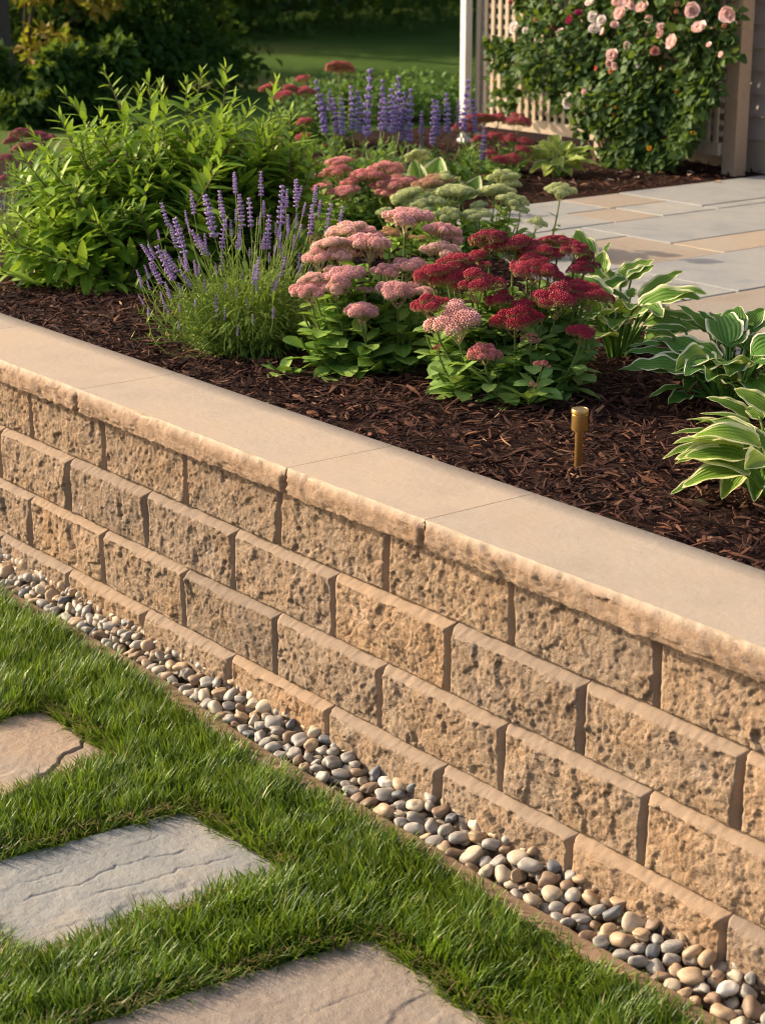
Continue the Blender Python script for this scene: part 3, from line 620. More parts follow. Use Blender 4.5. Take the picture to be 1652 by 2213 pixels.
tag(chips(58000, -1.9, 2.6, .283, 2.7, .011, .062, 31, 'bark_mulch', lambda x, y: ~in_patio(x, y, .01) & (y < .29+1.9*np.clip((2.6-x)/1.6, .25, 1.4))), 'shredded dark brown bark mulch over the planting bed behind the wall', 'mulch', kind='stuff')
tag(chips(9000, -4.3, -1.2, 2.3, 4.7, .015, .06, 32, 'bark_mulch', lambda x, y: ~in_patio(x, y, .01)), 'dark bark mulch in the bed beneath the trellis', 'mulch', kind='stuff')

# ------------------------------------------------------------------ path light
bp = on_z(1248, 1013, .475); bp[2] = float(bed_z(bp[0], bp[1]))
def lathe(mb, prof, sides=40):
    prof = np.array(prof); a = np.arange(sides)/sides*2*math.pi
    V = np.stack([prof[:, :1]*np.cos(a), prof[:, :1]*np.sin(a), np.repeat(prof[:, 1:], sides, 1)], -1).reshape(-1, 3)
    g = np.arange(len(prof)*sides).reshape(-1, sides); gn = np.roll(g, -1, 1); mb.add(V, np.stack([g[:-1], gn[:-1], gn[1:], g[1:]], -1).reshape(-1, 4)); return mb
light = thing('path_light', 'short brass path light on a stake in the bark mulch', 'garden light', bp)
light.rotation_euler = (R(1.2), R(1.5), 0)
def lpart(name, prof):
    o = obj(name, lathe(MB(), prof).mesh(name), M['brass'], light); e = o.modifiers.new('edge', 'EDGE_SPLIT'); e.split_angle = R(35); return o
lpart('stake', [(0, -.06), (.0088, -.06), (.0088, .088), (.0094, .0885), (.0094, .0915), (.0088, .092), (.0088, .098), (0, .098)])
lpart('lamp_head', [(0, .0935), (.0170, .0935), (.0178, .0942), (.0178, .1280), (.0174, .1285), (.0158, .1286), (.0158, .1312), (0, .1312)])
lpart('lamp_cap', [(0, .1306), (.0180, .1306), (.0186, .1308), (.0186, .1395), (.0180, .1405), (.0158, .1408), (.0152, .1400), (0, .1400)])

# ------------------------------------------------------------------ flower heads and spikes (shared meshes)
def octa(P, D, rl, rw, tint, v):
    P = np.atleast_2d(P); n = len(P); D, S, N = frame(np.atleast_2d(D)); rl = np.broadcast_to(rl, n)[:, None]; rw = np.broadcast_to(rw, n)[:, None]
    V = np.stack([P-D*rl*.6, P+S*rw, P+N*rw, P-S*rw, P-N*rw, P+D*rl], 1)
    t = np.array([[0, 2, 1], [0, 3, 2], [0, 4, 3], [0, 1, 4], [5, 1, 2], [5, 2, 3], [5, 3, 4], [5, 4, 1]])
    A = np.zeros((n, 6, 3)); A[:, :, 1] = np.broadcast_to(v, n)[:, None]; A[:, :, 2] = np.broadcast_to(tint, n)[:, None]; A[:, 5, 2] = np.minimum(1, A[:, 5, 2]+.25)
    return V.reshape(-1, 3), (t[None]+np.arange(n)[:, None, None]*6).reshape(-1, 3), A.reshape(-1, 3)
def head_mesh(seed, nsub=15, dense=1.0, loose=1.):
    r = np.random.default_rng(seed); mb = MB(); ex = r.uniform(.8, 1.0)
    a = np.arange(nsub)*2.39996+r.uniform(0, 6); rad = np.sqrt((np.arange(nsub)+.4)/nsub)*.80
    cx = rad*np.cos(a)+r.normal(0, .06, nsub); cy = (rad*np.sin(a)+r.normal(0, .06, nsub))*ex
    cz = .46*(1-np.minimum(1, np.hypot(cx, cy))**2.2)-.08+r.normal(0, .07, nsub)*loose
    for i in range(nsub):
        sr = r.uniform(.21, .34); n = int(95*dense*(sr/.27)**2); k = np.arange(n)+.5; ph = np.arccos(1-1.65*k/n); th = np.pi*(1+5**.5)*k
        d = np.stack([np.cos(th)*np.sin(ph), np.sin(th)*np.sin(ph), np.cos(ph)], -1); out = np.array([cx[i], cy[i], 0])*.5
        d = nrm(d+out); P = np.array([cx[i], cy[i], cz[i]])+d*np.array([sr, sr, sr*.72])*(1+r.normal(0, .05, (n, 1)))
        v = np.clip(.25+.75*sstep(-.28, .25, d[:, 2]+r.normal(0, .08, n)), 0, 1)
        V, T, A = octa(P, d, r.uniform(.038, .052, n), r.uniform(.030, .042, n), np.clip(r.normal(.45, .22, n)+r.normal()*.08, 0, 1), v); mb.add(V, tris=T, A=A)
        if i % 2: continue
        b = bez(np.array([[0, 0, -.42]]), np.array([[cx[i]*.5, cy[i]*.5, -.18]]), np.array([[cx[i], cy[i], cz[i]]]), 4)     # the pedicel
        V, Q, A = tubes(b, np.array([.034, .022, .018, .016]), 4); A[:, 1] = 0; mb.add(V, Q, A=A)
    return mb.mesh('flower_head')
HEADS = [head_mesh(200+i, n) for i, n in enumerate((17, 14, 19, 12, 16))]; SMALL = [head_mesh(260+i, n, .7) for i, n in enumerate((5, 7))]
for me in HEADS+SMALL: me.materials.append(M['head'])
def spike_mesh(seed, nw, gap, name='flower_spike'):
    r = np.random.default_rng(seed); mb = MB(); z = np.linspace(.02, 1, nw)**gap
    for j, zz in enumerate(z):
        n = int(12-5*zz); a = np.arange(n)/n*6.283+r.uniform(0, 6); rr_ = .085*(1-.55*zz**3)*r.uniform(.85, 1.1)
        d = np.stack([np.cos(a), np.sin(a), np.full(n, .55)+r.normal(0, .15, n)], -1)
        P = np.stack([np.cos(a)*rr_, np.sin(a)*rr_, zz+r.normal(0, .012, n)], -1)
        V, T, A = octa(P, d, r.uniform(.050, .075, n), r.uniform(.026, .038, n), np.clip(r.normal(.45, .25, n), 0, 1), np.clip(.75+r.normal(0, .15, n), 0, 1)); mb.add(V, tris=T, A=A)
        k = r.random(n) < .45
        if k.any():
            V, T, A = octa(P[k]*[1.45, 1.45, 1]+[0, 0, .018], d[k], .05, .034, np.clip(r.normal(.8, .15, k.sum()), 0, 1), 1.); mb.add(V, tris=T, A=A)
    V, Q, A = tubes(np.array([[0, 0, -.05], [0, 0, .5], [0, 0, 1]]), np.array([.03, .03, .02]), 4); A[:, 1] = .3; mb.add(V, Q, A=A)
    return mb.mesh(name)
LAVS = [spike_mesh(300+i, 9-i % 3, .85+.1*i) for i in range(4)]; SALS = [spike_mesh(320+i, 9, 1.2) for i in range(5)]
for me in LAVS+SALS: me.materials.append(M['spike'])

def place_heads(root, base, heads, col_of, dep0, span, sl, stem_mat, leaf_mat_, leafL, nleaf, seed, extra=0, tint0=.55, leaf_from=.12, leaf_to=.8, lean=1.):
    """heads: (x, y, width, height) in the frame; each gets a flower head, a stem and leaves down the stem"""
    r = np.random.default_rng(seed); ym = np.mean([h[1] for h in heads]); stems = MB(); fol = MB(); bx, by, bz = base
    items = []
    for i, (x, y, wd, ht) in enumerate(heads):
        dep = dep0 + np.clip(sl*(ym-y), -span, span)+r.normal(0, .015)
        P = at_depth(x, y, dep); items.append((P, wd*dep/FPX, ht/wd, i))
    for _ in range(extra):
        i = r.integers(len(items)); P, wd, ra, _i = items[i]; Pn = P+np.array([r.normal(0, .05), r.normal(0, .05), -r.uniform(.05, .12)]); items.append((Pn, 0, 0, -1))
    for P, wd, ra, i in items:
        if i >= 0:
            o = obj('flower_head', (HEADS if wd > .045 else SMALL)[r.integers(5 if wd > .045 else 2)], parent=root)
            zs = wd/2*np.clip(2.7*ra, 1.1, 1.55); o.scale = (wd/2*1.36, wd/2*1.36, zs)
            off = nrm(np.array([P[0]-bx, P[1]-by, .0])) ; tl = min(.45, 1.3*np.hypot(P[0]-bx, P[1]-by))*r.uniform(.4, 1.1)
            o.rotation_mode = 'XYZ'; q = (Vector((off[0]*math.sin(tl), off[1]*math.sin(tl), math.cos(tl)))).to_track_quat('Z', 'Y')
            q = q @ Matrix.Rotation(r.uniform(0, 6.28), 3, 'Z').to_quaternion(); o.rotation_euler = q.to_euler()
            o.location = Vector(P-np.array(root.location)); o.color = col_of(i)
            top = P-np.array([off[0]*math.sin(tl), off[1]*math.sin(tl), math.cos(tl)])*zs*.4
        else: top = P
        g = np.array([bx+(P[0]-bx)*.32+r.normal(0, .012), by+(P[1]-by)*.32+r.normal(0, .012), bz-.01]); Ls = np.linalg.norm(top-g)
        mid = (g*.45+top*.55)+np.array([(P[0]-bx)*.16, (P[1]-by)*.16, -.0]); mid[2] -= .02*np.hypot(P[0]-bx, P[1]-by)/.1
        line = bez(g[None], mid[None], top[None], 9)
        V, Q, A = tubes(line, np.linspace(.0042, .0026, 9), 6, r.uniform(.2, .9)); stems.add(V, Q, A=A)
        nl = max(3, int(nleaf*Ls/.25)); ts = np.linspace(leaf_from, leaf_to, nl)+r.normal(0, .012, nl); k = np.clip(ts*8, 0, 7.99); k0 = k.astype(int); Pp = line[0][k0]*(1-(k-k0))[:, None]+line[0][k0+1]*(k-k0)[:, None]
        az = np.arange(nl)*1.9+r.uniform(0, 6)+r.normal(0, .4, nl); el = r.uniform(-.3, .45, nl)+.5*ts
        D = np.stack([np.cos(az)*np.cos(el), np.sin(az)*np.cos(el), np.sin(el)], -1); D, S, N = frame(D)
        Ll = leafL*r.uniform(.75, 1.2, nl)*(1.2-.65*np.clip(ts, 0, 1)**1.3)
        V, Q, A = leaves(Pp, D, N+r.normal(0, .2, (nl, 3)), Ll, Ll*r.uniform(.5, .64, nl), r.uniform(.0, .8, nl), obov, ns=6, nc=5, fold=r.uniform(.05, .35, nl), wave=.02, tint=np.clip(tint0+r.normal(0, .22, nl)+.15*ts, 0, 1)); fol.add(V, Q, A=A)
    obj('stems', stems.mesh('stems', root.location), stem_mat, root); obj('foliage', fol.mesh('foliage', root.location), leaf_mat_, root)

RED, DKRED, PINK, DUSK, PALE, GRN = lin(180, 56, 76), lin(158, 46, 66), lin(246, 188, 180), lin(214, 128, 126), lin(252, 204, 188), lin(204, 212, 148)
c7 = lambda x, y, wd, ht: ((980+x/3.7545)/1.0847, (520+y/3.7545)/1.0847, wd/3.7545/1.0847, ht/3.7545/1.0847)
RH = [(610, 200, 300, 160), (830, 260, 360, 180), (960, 250, 150, 90), (1230, 225, 310, 130), (1380, 290, 230, 190), (1460, 405, 200, 150), (1080, 330, 330, 150), (1000, 460, 320, 190), (1150, 490, 220, 110), (120, 500, 270, 170), (330, 400, 300, 140), (520, 330, 180, 110), (310, 530, 330, 180), (510, 610, 390, 210),
      (110, 780, 280, 220), (710, 730, 230, 130), (925, 755, 170, 110), (1205, 745, 380, 220), (1410, 460, 200, 130), (1415, 590, 180, 110), (1500, 690, 300, 170), (1290, 540, 160, 80), (850, 910, 350, 230), (335, 945, 420, 290), (985, 1035, 140, 120), (580, 1190, 240, 150), (1085, 1265, 130, 110), (1005, 1435, 80, 70), (1430, 1015, 230, 150), (1090, 845, 85, 65), (168, 1105, 70, 70), (450, 460, 130, 70), (560, 400, 150, 80)]
rb = on_z(1112, 872, .474); red = thing('red_sedum', 'sedum clump with crimson flower heads between the pink sedum and the path light', 'plant', rb)
rpal = {23: PINK, 24: DUSK, 25: DUSK, 26: DUSK, 27: DUSK, 14: lin(176, 52, 72), 22: lin(172, 40, 62), 31: DUSK, 0: DKRED, 1: DKRED, 3: DKRED, 4: DKRED, 5: DKRED}
place_heads(red, rb+np.array([-.05, .06, 0]), [c7(*h) for h in RH], lambda i: rpal.get(i, RED), depth_of(rb)+.07, .17, .0011, M['stem'], M['sedum_blue'], .082, 19, 41, extra=34, leaf_from=.05)
c6 = lambda x, y, wd, ht: ((680+x/4.13)/1.0847, (480+y/4.13)/1.0847, wd/4.13/1.0847, ht/4.13/1.0847)
PH = [(1110, 190, 420, 200), (575, 285, 350, 130), (770, 340, 240, 130), (760, 440, 370, 220), (400, 410, 300, 120), (560, 370, 150, 90), (280, 560, 270, 180), (470, 530, 250, 170), (1470, 300, 300, 160), (1560, 370, 200, 130), (1480, 500, 320, 160), (960, 310, 180, 100), (1280, 340, 120, 80), (1180, 330, 100, 70), (920, 680, 220, 150), (1150, 640, 290, 200), (215, 730, 200, 90), (190, 870, 290, 190),
      (500, 760, 360, 200), (440, 840, 240, 150), (720, 840, 150, 170), (1040, 900, 330, 190), (1290, 870, 190, 180), (690, 1075, 290, 160), (1180, 800, 150, 80), (400, 640, 160, 80)]
pb = on_z(814, 812, .474); pink = thing('pink_sedum', 'sedum clump with pale pink flower heads beside the lavender', 'plant', pb)
place_heads(pink, pb+np.array([-.05, .06, 0]), [c6(*h) for h in PH], lambda i: [PINK, PALE, lin(240, 178, 172)][i % 3] if i not in (11, 12, 13) else lin(222, 176, 126), depth_of(pb)+.07, .16, .0011, M['stem'], M['sedum'], .086, 19, 43, extra=30, tint0=.55, leaf_from=.05)

c2 = lambda x, y, wd, ht: ((892+x/1.836)/1.0847, (y/1.836)/1.0847, wd/1.836/1.0847, ht/1.836/1.0847)
GH = [(270, 785, 90, 50), (530, 778, 105, 55), (565, 800, 60, 45), (490, 840, 130, 60), (110, 862, 120, 60), (165, 895, 110, 55), (305, 850, 170, 60), (350, 840, 80, 50), (290, 935, 90, 50), (410, 935, 110, 50), (180, 920, 90, 50), (420, 892, 60, 35), (560, 875, 110, 50), (600, 910, 60, 40), (20, 920, 60, 50), (235, 880, 80, 45), (670, 970, 70, 45), (780, 1028, 50, 30), (80, 940, 80, 50), (240, 800, 110, 60), (190, 815, 100, 50), (160, 680, 95, 40)]
gb = on_z(1035, 575, .474); green = thing('green_sedum', 'pale green budding sedum behind the pink and crimson clumps', 'plant', gb)
place_heads(green, gb+np.array([-.1, .1, 0]), [c2(*h) for h in GH], lambda i: GRN if i not in (19, 20) else lin(206, 160, 128), depth_of(gb)+.2, .3, .0022, M['stem'], M['sedum'], .07, 20, 45, extra=70, tint0=.75)
# the single tall green stalk in front of the patio
tb = on_z(1186, 560, .474); tall = thing('sedum_stalk', 'lone tall stalk with one pale green head against the patio', 'plant', tb)
place_heads(tall, tb, [c2(770, 835, 100, 55)], lambda i: GRN, depth_of(tb), .0, 0., M['stem'], M['sedum'], .045, 8, 46, leaf_from=.1, leaf_to=.75)

c2b = lambda x, y, wd, ht: ((700+x/2.95)/1.0847, (120+y/2.95)/1.0847, wd/2.95/1.0847, ht/2.95/1.0847)
BH = [(275, 780, 160, 60), (265, 850, 180, 70), (610, 840, 200, 90), (480, 890, 200, 100), (700, 940, 220, 100), (360, 920, 120, 60), (150, 955, 150, 60), (540, 950, 90, 60), (330, 990, 190, 50), (780, 930, 120, 70), (120, 870, 60, 40), (900, 950, 170, 80), (640, 1010, 180, 80)]
qb = on_z(800, 530, .474); pink2 = thing('pink_sedum', 'dusty pink sedum between the tall green shrub and the pale green sedum', 'plant', qb)
place_heads(pink2, qb+np.array([-.1, .1, 0]), [c2b(*h) for h in BH], lambda i: lin(226, 146, 144) if i % 2 else lin(236, 162, 156), depth_of(qb)+.15, .2, .002, M['stem'], M['sedum'], .07, 18, 47, extra=45, tint0=.4)
SH = [(1130, 540, 120, 55), (1250, 500, 200, 75), (1370, 490, 150, 65), (1510, 520, 160, 100), (1350, 610, 120, 60), (1250, 620, 100, 55), (1450, 630, 110, 65), (1560, 640, 90, 55), (1540, 690, 80, 65), (1320, 720, 80, 60), (1390, 765, 100, 60), (1465, 760, 110, 65), (1180, 560, 110, 50)]
sb = on_z(1080, 385, .474); red2 = thing('red_sedum', 'dark red sedum in front of the trellis, left of the small lime hosta', 'plant', sb)
place_heads(red2, sb+np.array([-.1, .1, 0]), [c2b(*h) for h in SH], lambda i: lin(176, 72, 84), depth_of(sb)+.1, .25, .004, M['stem'], M['sedum_blue'], .06, 12, 49, extra=26, tint0=.3)
FH = [(280, 128, 165, 55), (30, 200, 80, 50), (40, 295, 110, 80), (40, 500, 90, 60), (30, 610, 90, 60), (165, 660, 60, 40), (-60, 270, 90, 60), (-200, 265, 110, 55), (-110, 320, 120, 60)]
fb = on_z(720, 330, .474); far = thing('pink_sedum', 'rosy sedum far behind the shrub with one tall head over the salvia', 'plant', fb)
place_heads(far, fb+np.array([-.05, .1, 0]), [c2b(*h) for h in FH], lambda i: lin(204, 96, 104), depth_of(fb)+.1, .2, .003, M['stem'], M['salv'], .07, 12, 51, extra=22, tint0=.7)
c1 = lambda x, y, wd, ht: ((x/1.8356)/1.0847, (y/1.8356)/1.0847, wd/1.8356/1.0847, ht/1.8356/1.0847)
LH = [(45, 615, 55, 35), (95, 590, 80, 45), (160, 600, 90, 45), (210, 605, 60, 40), (90, 655, 80, 40), (150, 640, 70, 40), (10, 775, 50, 40), (25, 690, 60, 35)]
lb = on_z(60, 470, .474); lsed = thing('rose_sedum', 'muted rose sedum peeping out behind the left side of the shrub', 'plant', lb)
place_heads(lsed, lb, [c1(*h) for h in LH], lambda i: lin(166, 84, 96), depth_of(lb)+.1, .2, .002, M['stem'], M['sedum_blue'], .06, 12, 53, extra=20, tint0=.25)

# ------------------------------------------------------------------ lavender and salvia
def spiky(root, base, spikes, meshes, col, dep0, sl, seed, fol_mat, stem_mat, wfac, stemr=.0012, nfol=700, folL=.045, folW=.0035, spread=.16, fh=.12, base_r=.05, extra_stems=160):
    r = np.random.default_rng(seed); st = MB(); fo = MB(); bx, by, bz = base; ym = np.mean([(s[1]+s[3])/2 for s in spikes]); tips = []
    for i, (x0, y0, x1, y1) in enumerate(spikes):
        dep = dep0-.05+sl*(ym-(y0+y1)/2)+r.normal(0, .03); T = at_depth(x0, y0, dep); B = at_depth(x1, y1, dep+r.normal(0, .005)); L = np.linalg.norm(T-B)
        L = max(L*1.06, .026); B = T-nrm(T-B)*L
        o = obj('flower_spike', meshes[r.integers(len(meshes))], parent=root, loc=Vector(B-np.array(root.location)))
        wd = min(L*.8, wfac*r.uniform(.85, 1.15)); o.scale = (wd, wd, L); o.rotation_euler = (Vector((T-B).tolist()).to_track_quat('Z', 'Y') @ Matrix.Rotation(r.uniform(0, 6), 3, 'Z').to_quaternion()).to_euler()
        f = r.uniform(.85, 1.15); o.color = (col[0]*f, col[1]*f*r.uniform(.95, 1.05), col[2]*f, 1); tips.append(B)
        g = np.array([bx+r.normal(0, base_r)+(B[0]-bx)*.15, by+r.normal(0, base_r)+(B[1]-by)*.15, bz]); d = nrm(T-B); mid = B-d*np.linalg.norm(B-g)*.5
        V, Q, A = tubes(bez(g[None], mid[None], (B+d*.004)[None], 8), stemr*np.linspace(1.3, .9, 8), 4, r.uniform(.2, .9)); st.add(V, Q, A=A)
    tips = np.array(tips)
    for _ in range(extra_stems):
        B = tips[r.integers(len(tips))]*1; B += r.normal(0, .03, 3); B[2] = bz+(B[2]-bz)*r.uniform(.35, .95)
        g = np.array([bx+r.normal(0, base_r), by+r.normal(0, base_r), bz]); mid = g*.5+B*.5+np.array([0, 0, .03])
        ln = bez(g[None], mid[None], B[None], 7); V, Q, A = tubes(ln, stemr*.8, 4, r.uniform(.2, .9)); st.add(V, Q, A=A)
        nl = 7; P = ln[0][r.integers(1, 7, nl)]; az = r.uniform(0, 6.28, nl); D = np.stack([np.cos(az)*.5, np.sin(az)*.5, np.full(nl, .8)], -1); D, S, N = frame(D)
        V, Q, A = leaves(P, D, N, folL*r.uniform(.5, 1., nl), folW*.8, r.uniform(-.2, .8, nl), lance, ns=3, nc=3, fold=.2); fo.add(V, Q, A=A)
    az = r.uniform(0, 6.28, nfol); rad = np.sqrt(r.random(nfol)); h = r.random(nfol)**1.4*fh*(1.15-.7*rad**2)
    P = np.stack([bx+np.cos(az)*rad*spread*(.6+.4*h/fh), by+np.sin(az)*rad*spread*(.6+.4*h/fh), bz+h], -1); el = np.clip(r.normal(.9, .35, nfol)-.75*rad, -.25, 1.5); a2 = az+r.normal(0, .5, nfol)
    D = np.stack([np.cos(a2)*np.cos(el), np.sin(a2)*np.cos(el), np.sin(el)], -1); D, S, N = frame(D)
    V, Q, A = leaves(P, D, N, folL*r.uniform(.7, 1.3, nfol), folW*r.uniform(.8, 1.3, nfol), r.uniform(-.2, 1.0, nfol), lance, ns=4, nc=3, fold=.25, tint=np.clip(.35+.45*h/fh+r.normal(0, .2, nfol), 0, 1)); fo.add(V, Q, A=A)
    obj('stems', st.mesh('stems', root.location), stem_mat, root); obj('foliage', fo.mesh('foliage', root.location), fol_mat, root)
c4 = lambda a: ((300+a[0]/3.177)/1.0847, (400+a[1]/3.177)/1.0847, (300+a[2]/3.177)/1.0847, (400+a[3]/3.177)/1.0847)
LV = [(790,15,800,155),(990,10,990,175),(1250,70,1255,260),(1290,115,1270,220),(1400,115,1385,250),(470,155,490,310),(575,190,640,470),(680,155,705,330),(250,245,295,395),(425,300,440,390),(830,185,850,400),(900,210,915,400),(1010,225,1010,340),(1150,120,1140,380),(1185,140,1180,260),(1320,240,1300,330),(1430,220,1420,330),(1370,265,1360,460),(1510,255,1480,450),(1600,270,1570,420),
      (350,360,420,600),(320,410,360,560),(220,440,235,510),(720,375,700,560),(765,370,770,480),(835,430,815,580),(1050,340,1035,560),(1100,390,1100,470),(1190,330,1190,440),(1260,320,1250,420),(480,450,560,610),(520,480,590,620),(570,470,580,560),(100,550,180,660),(150,550,200,640),(170,660,240,830),(220,570,330,790),(270,600,360,740),(290,730,320,800),(380,640,420,720),(390,740,460,850),(700,590,700,730),(650,690,660,770),(905,575,905,620),
      (1050,610,1050,670),(1090,555,1090,620),(1140,540,1140,640),(1275,615,1270,720),(1175,640,1175,690),(970,650,960,800),(955,740,940,800),(955,830,955,910),(565,810,570,900),(855,740,855,790),(805,870,805,930),(720,830,720,880),(1115,775,1110,830),(885,955,890,1030),(655,930,660,1090),(720,1030,720,1100),(930,1070,930,1140),(1080,1020,1080,1090),(815,1155,815,1200),(90,810,100,860),(140,815,160,880),(80,925,110,980),(150,1020,150,1050),
      (260,970,300,1060),(380,980,385,1030),(375,840,400,930),(240,905,250,940),(500,960,500,980),(375,1125,378,1160),(1240,480,1230,580),(1290,400,1270,500),(490,700,500,740),(525,690,530,750)]
_r = np.random.default_rng(64)
for _ in range(22):
    a_ = _r.uniform(-1.15, 1.0); rr0 = _r.uniform(430, 900); xx, yy = 800+rr0*math.sin(a_)*.95, 1130-rr0*math.cos(a_); LV.append((xx, yy, xx-40*math.sin(a_), yy+_r.uniform(70, 130)))
vb = on_z(530, 765, .474); lav = thing('lavender', 'lavender bush with purple flower spikes fanning over the mulch', 'plant', vb)
spiky(lav, vb+np.array([-.06, .07, 0]), [c4(a) for a in LV], LAVS, lin(192, 164, 214), depth_of(vb)+.05, .0009, 61, M['lav'], M['lav'], .155, nfol=5600, folL=.044, folW=.0046, spread=.225, fh=.19, base_r=.045, extra_stems=260)
SV = [(120,210,180,540),(160,300,180,530),(215,265,215,400),(240,330,265,550),(295,330,300,560),(365,250,370,520),(410,280,420,540),(490,135,470,550),(580,210,570,520),(640,270,640,540),(690,190,680,520),(735,290,700,540),(775,270,760,600),(850,420,845,560),(930,340,930,620),(1020,300,1030,540),(1105,350,1105,500),(1170,210,1140,520),(1210,340,1215,540),(860,590,840,700),(1285,530,1270,730),(600,330,590,530),(660,320,650,540),(960,350,955,560),(720,400,715,600)]
wb = on_z(850, 405, .474); salvia = thing('salvia', 'clump of tall violet salvia spikes in front of the back lawn', 'plant', wb)
spiky(salvia, wb+np.array([-.1, .15, 0]), [((700+a/2.95)/1.0847, (120+b/2.95)/1.0847, (700+c/2.95)/1.0847, (120+d/2.95)/1.0847) for a, b, c, d in SV], SALS, lin(158, 138, 194), depth_of(wb)+.15, .0, 63, M['salv'], M['stem'], .115, .003, nfol=10, folL=.05, folW=.018, spread=.4, fh=.1, base_r=.18, extra_stems=0)
LV2 = [(5,850,10,905),(25,840,28,900),(45,860,44,915),(60,845,60,900),(15,880,18,930),(80,850,80,890)]
hb = on_z(15, 520, .474); blue = thing('lavender', 'hazy lavender tuft at the left picture edge behind the shrub', 'plant', hb)
spiky(blue, hb, [((a/1.8356)/1.0847, (b/1.8356)/1.0847, (c/1.8356)/1.0847, (d/1.8356)/1.0847) for a, b, c, d in LV2], LAVS, lin(120, 104, 150), depth_of(hb), .0, 65, M['lav'], M['lav'], .07, nfol=500, spread=.2, fh=.2, extra_stems=40)

def leafy(root_name, label, cat, base, shoots, mat_leaf, mat_stem, Lf, seed, per=30, wid=.26, base_r=.15, r0=.004, whorl=True, droop=.55, lower=.25, tipc=.35):
    """shoots: tips in the world; leafy stems from the base to each tip"""
    r = np.random.default_rng(seed); root = thing(root_name, label, cat, base); st = MB(); fo = MB(); base = np.asarray(base, float)
    for T in shoots:
        T = np.asarray(T, float); off = T-base; g = base+np.array([off[0]*.30+r.normal(0, base_r*.4), off[1]*.30+r.normal(0, base_r*.4), -.01]); Ls = np.linalg.norm(T-g)
        mid = g*.45+T*.55+np.array([off[0]*.12, off[1]*.12, .06*Ls]); ln = bez(g[None], mid[None], T[None], 10)
        V, Q, A = tubes(ln, np.linspace(r0, r0*.45, 10), 5, r.uniform(.2, .8)); st.add(V, Q, A=A)
        nl = int(per*np.clip(Ls/.5, .35, 1.4)); ts = lower+(1-lower)*np.linspace(0, 1, nl)**.85; k = np.clip(ts*9, 0, 8.99); k0 = k.astype(int); P = ln[0][k0]*(1-(k-k0))[:, None]+ln[0][k0+1]*(k-k0)[:, None]; tg = nrm(ln[0][np.minimum(k0+1, 9)]-ln[0][k0])
        az = np.arange(nl)*2.2+r.uniform(0, 6)+r.normal(0, .35, nl); tt = (ts-lower)/(1-lower); el = .15+.95*tt**3.5+r.normal(0, .15, nl)
        h = np.stack([np.cos(az), np.sin(az), 0*az], -1); h = nrm(h-tg*(h*tg).sum(-1, keepdims=True)); D = h*np.cos(el)[:, None]+tg*np.sin(el)[:, None]; D, S, N = frame(D)
        L = Lf*r.uniform(.75, 1.15, nl)*(1-.62*tt**4)*(.65+.35*np.sin(np.pi*np.clip(tt+.15, 0, 1)))
        V, Q, A = leaves(P, D, N+r.normal(0, .18, (nl, 3)), L, L*wid*r.uniform(.85, 1.15, nl), droop*r.uniform(.1, 1.5, nl)*(1-.6*tt**2), lance, ns=6, nc=3, fold=r.uniform(.03, .35, nl), tint=np.clip(.30+tipc*tt**2+r.normal(0, .17, nl)+.1*r.normal(), 0, 1)); fo.add(V, Q, A=A)
    obj('stems', st.mesh('stems', root.location), mat_stem, root); obj('foliage', fo.mesh('foliage', root.location), mat_leaf, root); return root
# foliage clumps under the salvia
r = np.random.default_rng(70)
for lab, (x0, x1), (y0, y1), dep_b in (('mid green leafy clump below the violet salvia spikes', (690, 880), (300, 400), (790, 425)), ('leafy green clump right of the salvia, below the dark red sedum', (890, 1040), (310, 390), (960, 400))):
    bb = on_z(dep_b[0], dep_b[1]+12, .474); tips = []
    for _ in range(60):
        a = r.random(); tips.append(at_depth(r.uniform(x0, x1), y0+(y1-y0)*r.random(), depth_of(bb)+r.uniform(-.2, .35)))
    leafy('perennial_clump', lab, 'plant', bb, tips, M['salv'], M['stem'], .085, 71+int(x0), per=22, wid=.34, base_r=.2, lower=.2)
# ------------------------------------------------------------------ the tall shrub
ST = [(450,300),(275,400),(640,340),(870,300),(970,290),(1190,345),(130,560),(430,480),(720,450),(530,550),(690,350),(860,580),(600,380),(1085,450),(1020,610),(1170,600),(735,690),(500,780),(850,760),(45,720),(200,700),(290,560),(350,600),(1250,480),(1350,640),(380,1040),(320,800),(640,560),(1290,620),(960,480),(780,560),(1130,530),(560,640),(660,640),(90,660),(250,490),(880,450),(800,350),(1010,420),(1100,640),(950,700),(640,780),(1260,700),(410,680),(170,850),(60,900),(110,1020),(220,960),(10,980),(470,900),(300,930),(560,1010),(600,900),(30,1090),(150,1130),(240,1080)]
shb = on_z(330, 622, .474)+np.array([-.12, .22, 0]); r = np.random.default_rng(80); d0 = depth_of(shb); tips = []
for x, y in ST: X, Y, _, _ = c1(x, y, 1, 1); tips.append(at_depth(X, Y, d0-.05+r.uniform(-.1, .22)+(.15 if y < 420 else 0)-(.16 if y > 650 else 0)))
c_sh = at_depth(330, 400, d0+.1)
for _ in range(95):                                                     # fill: the outer shell of a rounded bush
    a = r.uniform(0, 6.28); e = np.arcsin(r.uniform(-.35, .95)); d = np.array([math.cos(a)*math.cos(e), math.sin(a)*math.cos(e), math.sin(e)]); f = r.uniform(.7, .98)
    T = c_sh+RT*d[0]*.50*f+np.array([FW[0], FW[1], 0])*d[1]*.34*f+np.array([0, 0, 1])*d[2]*.27*f-np.array([0, 0, .02]); tips.append(T)
c_sh2 = at_depth(545, 345, d0+.12)
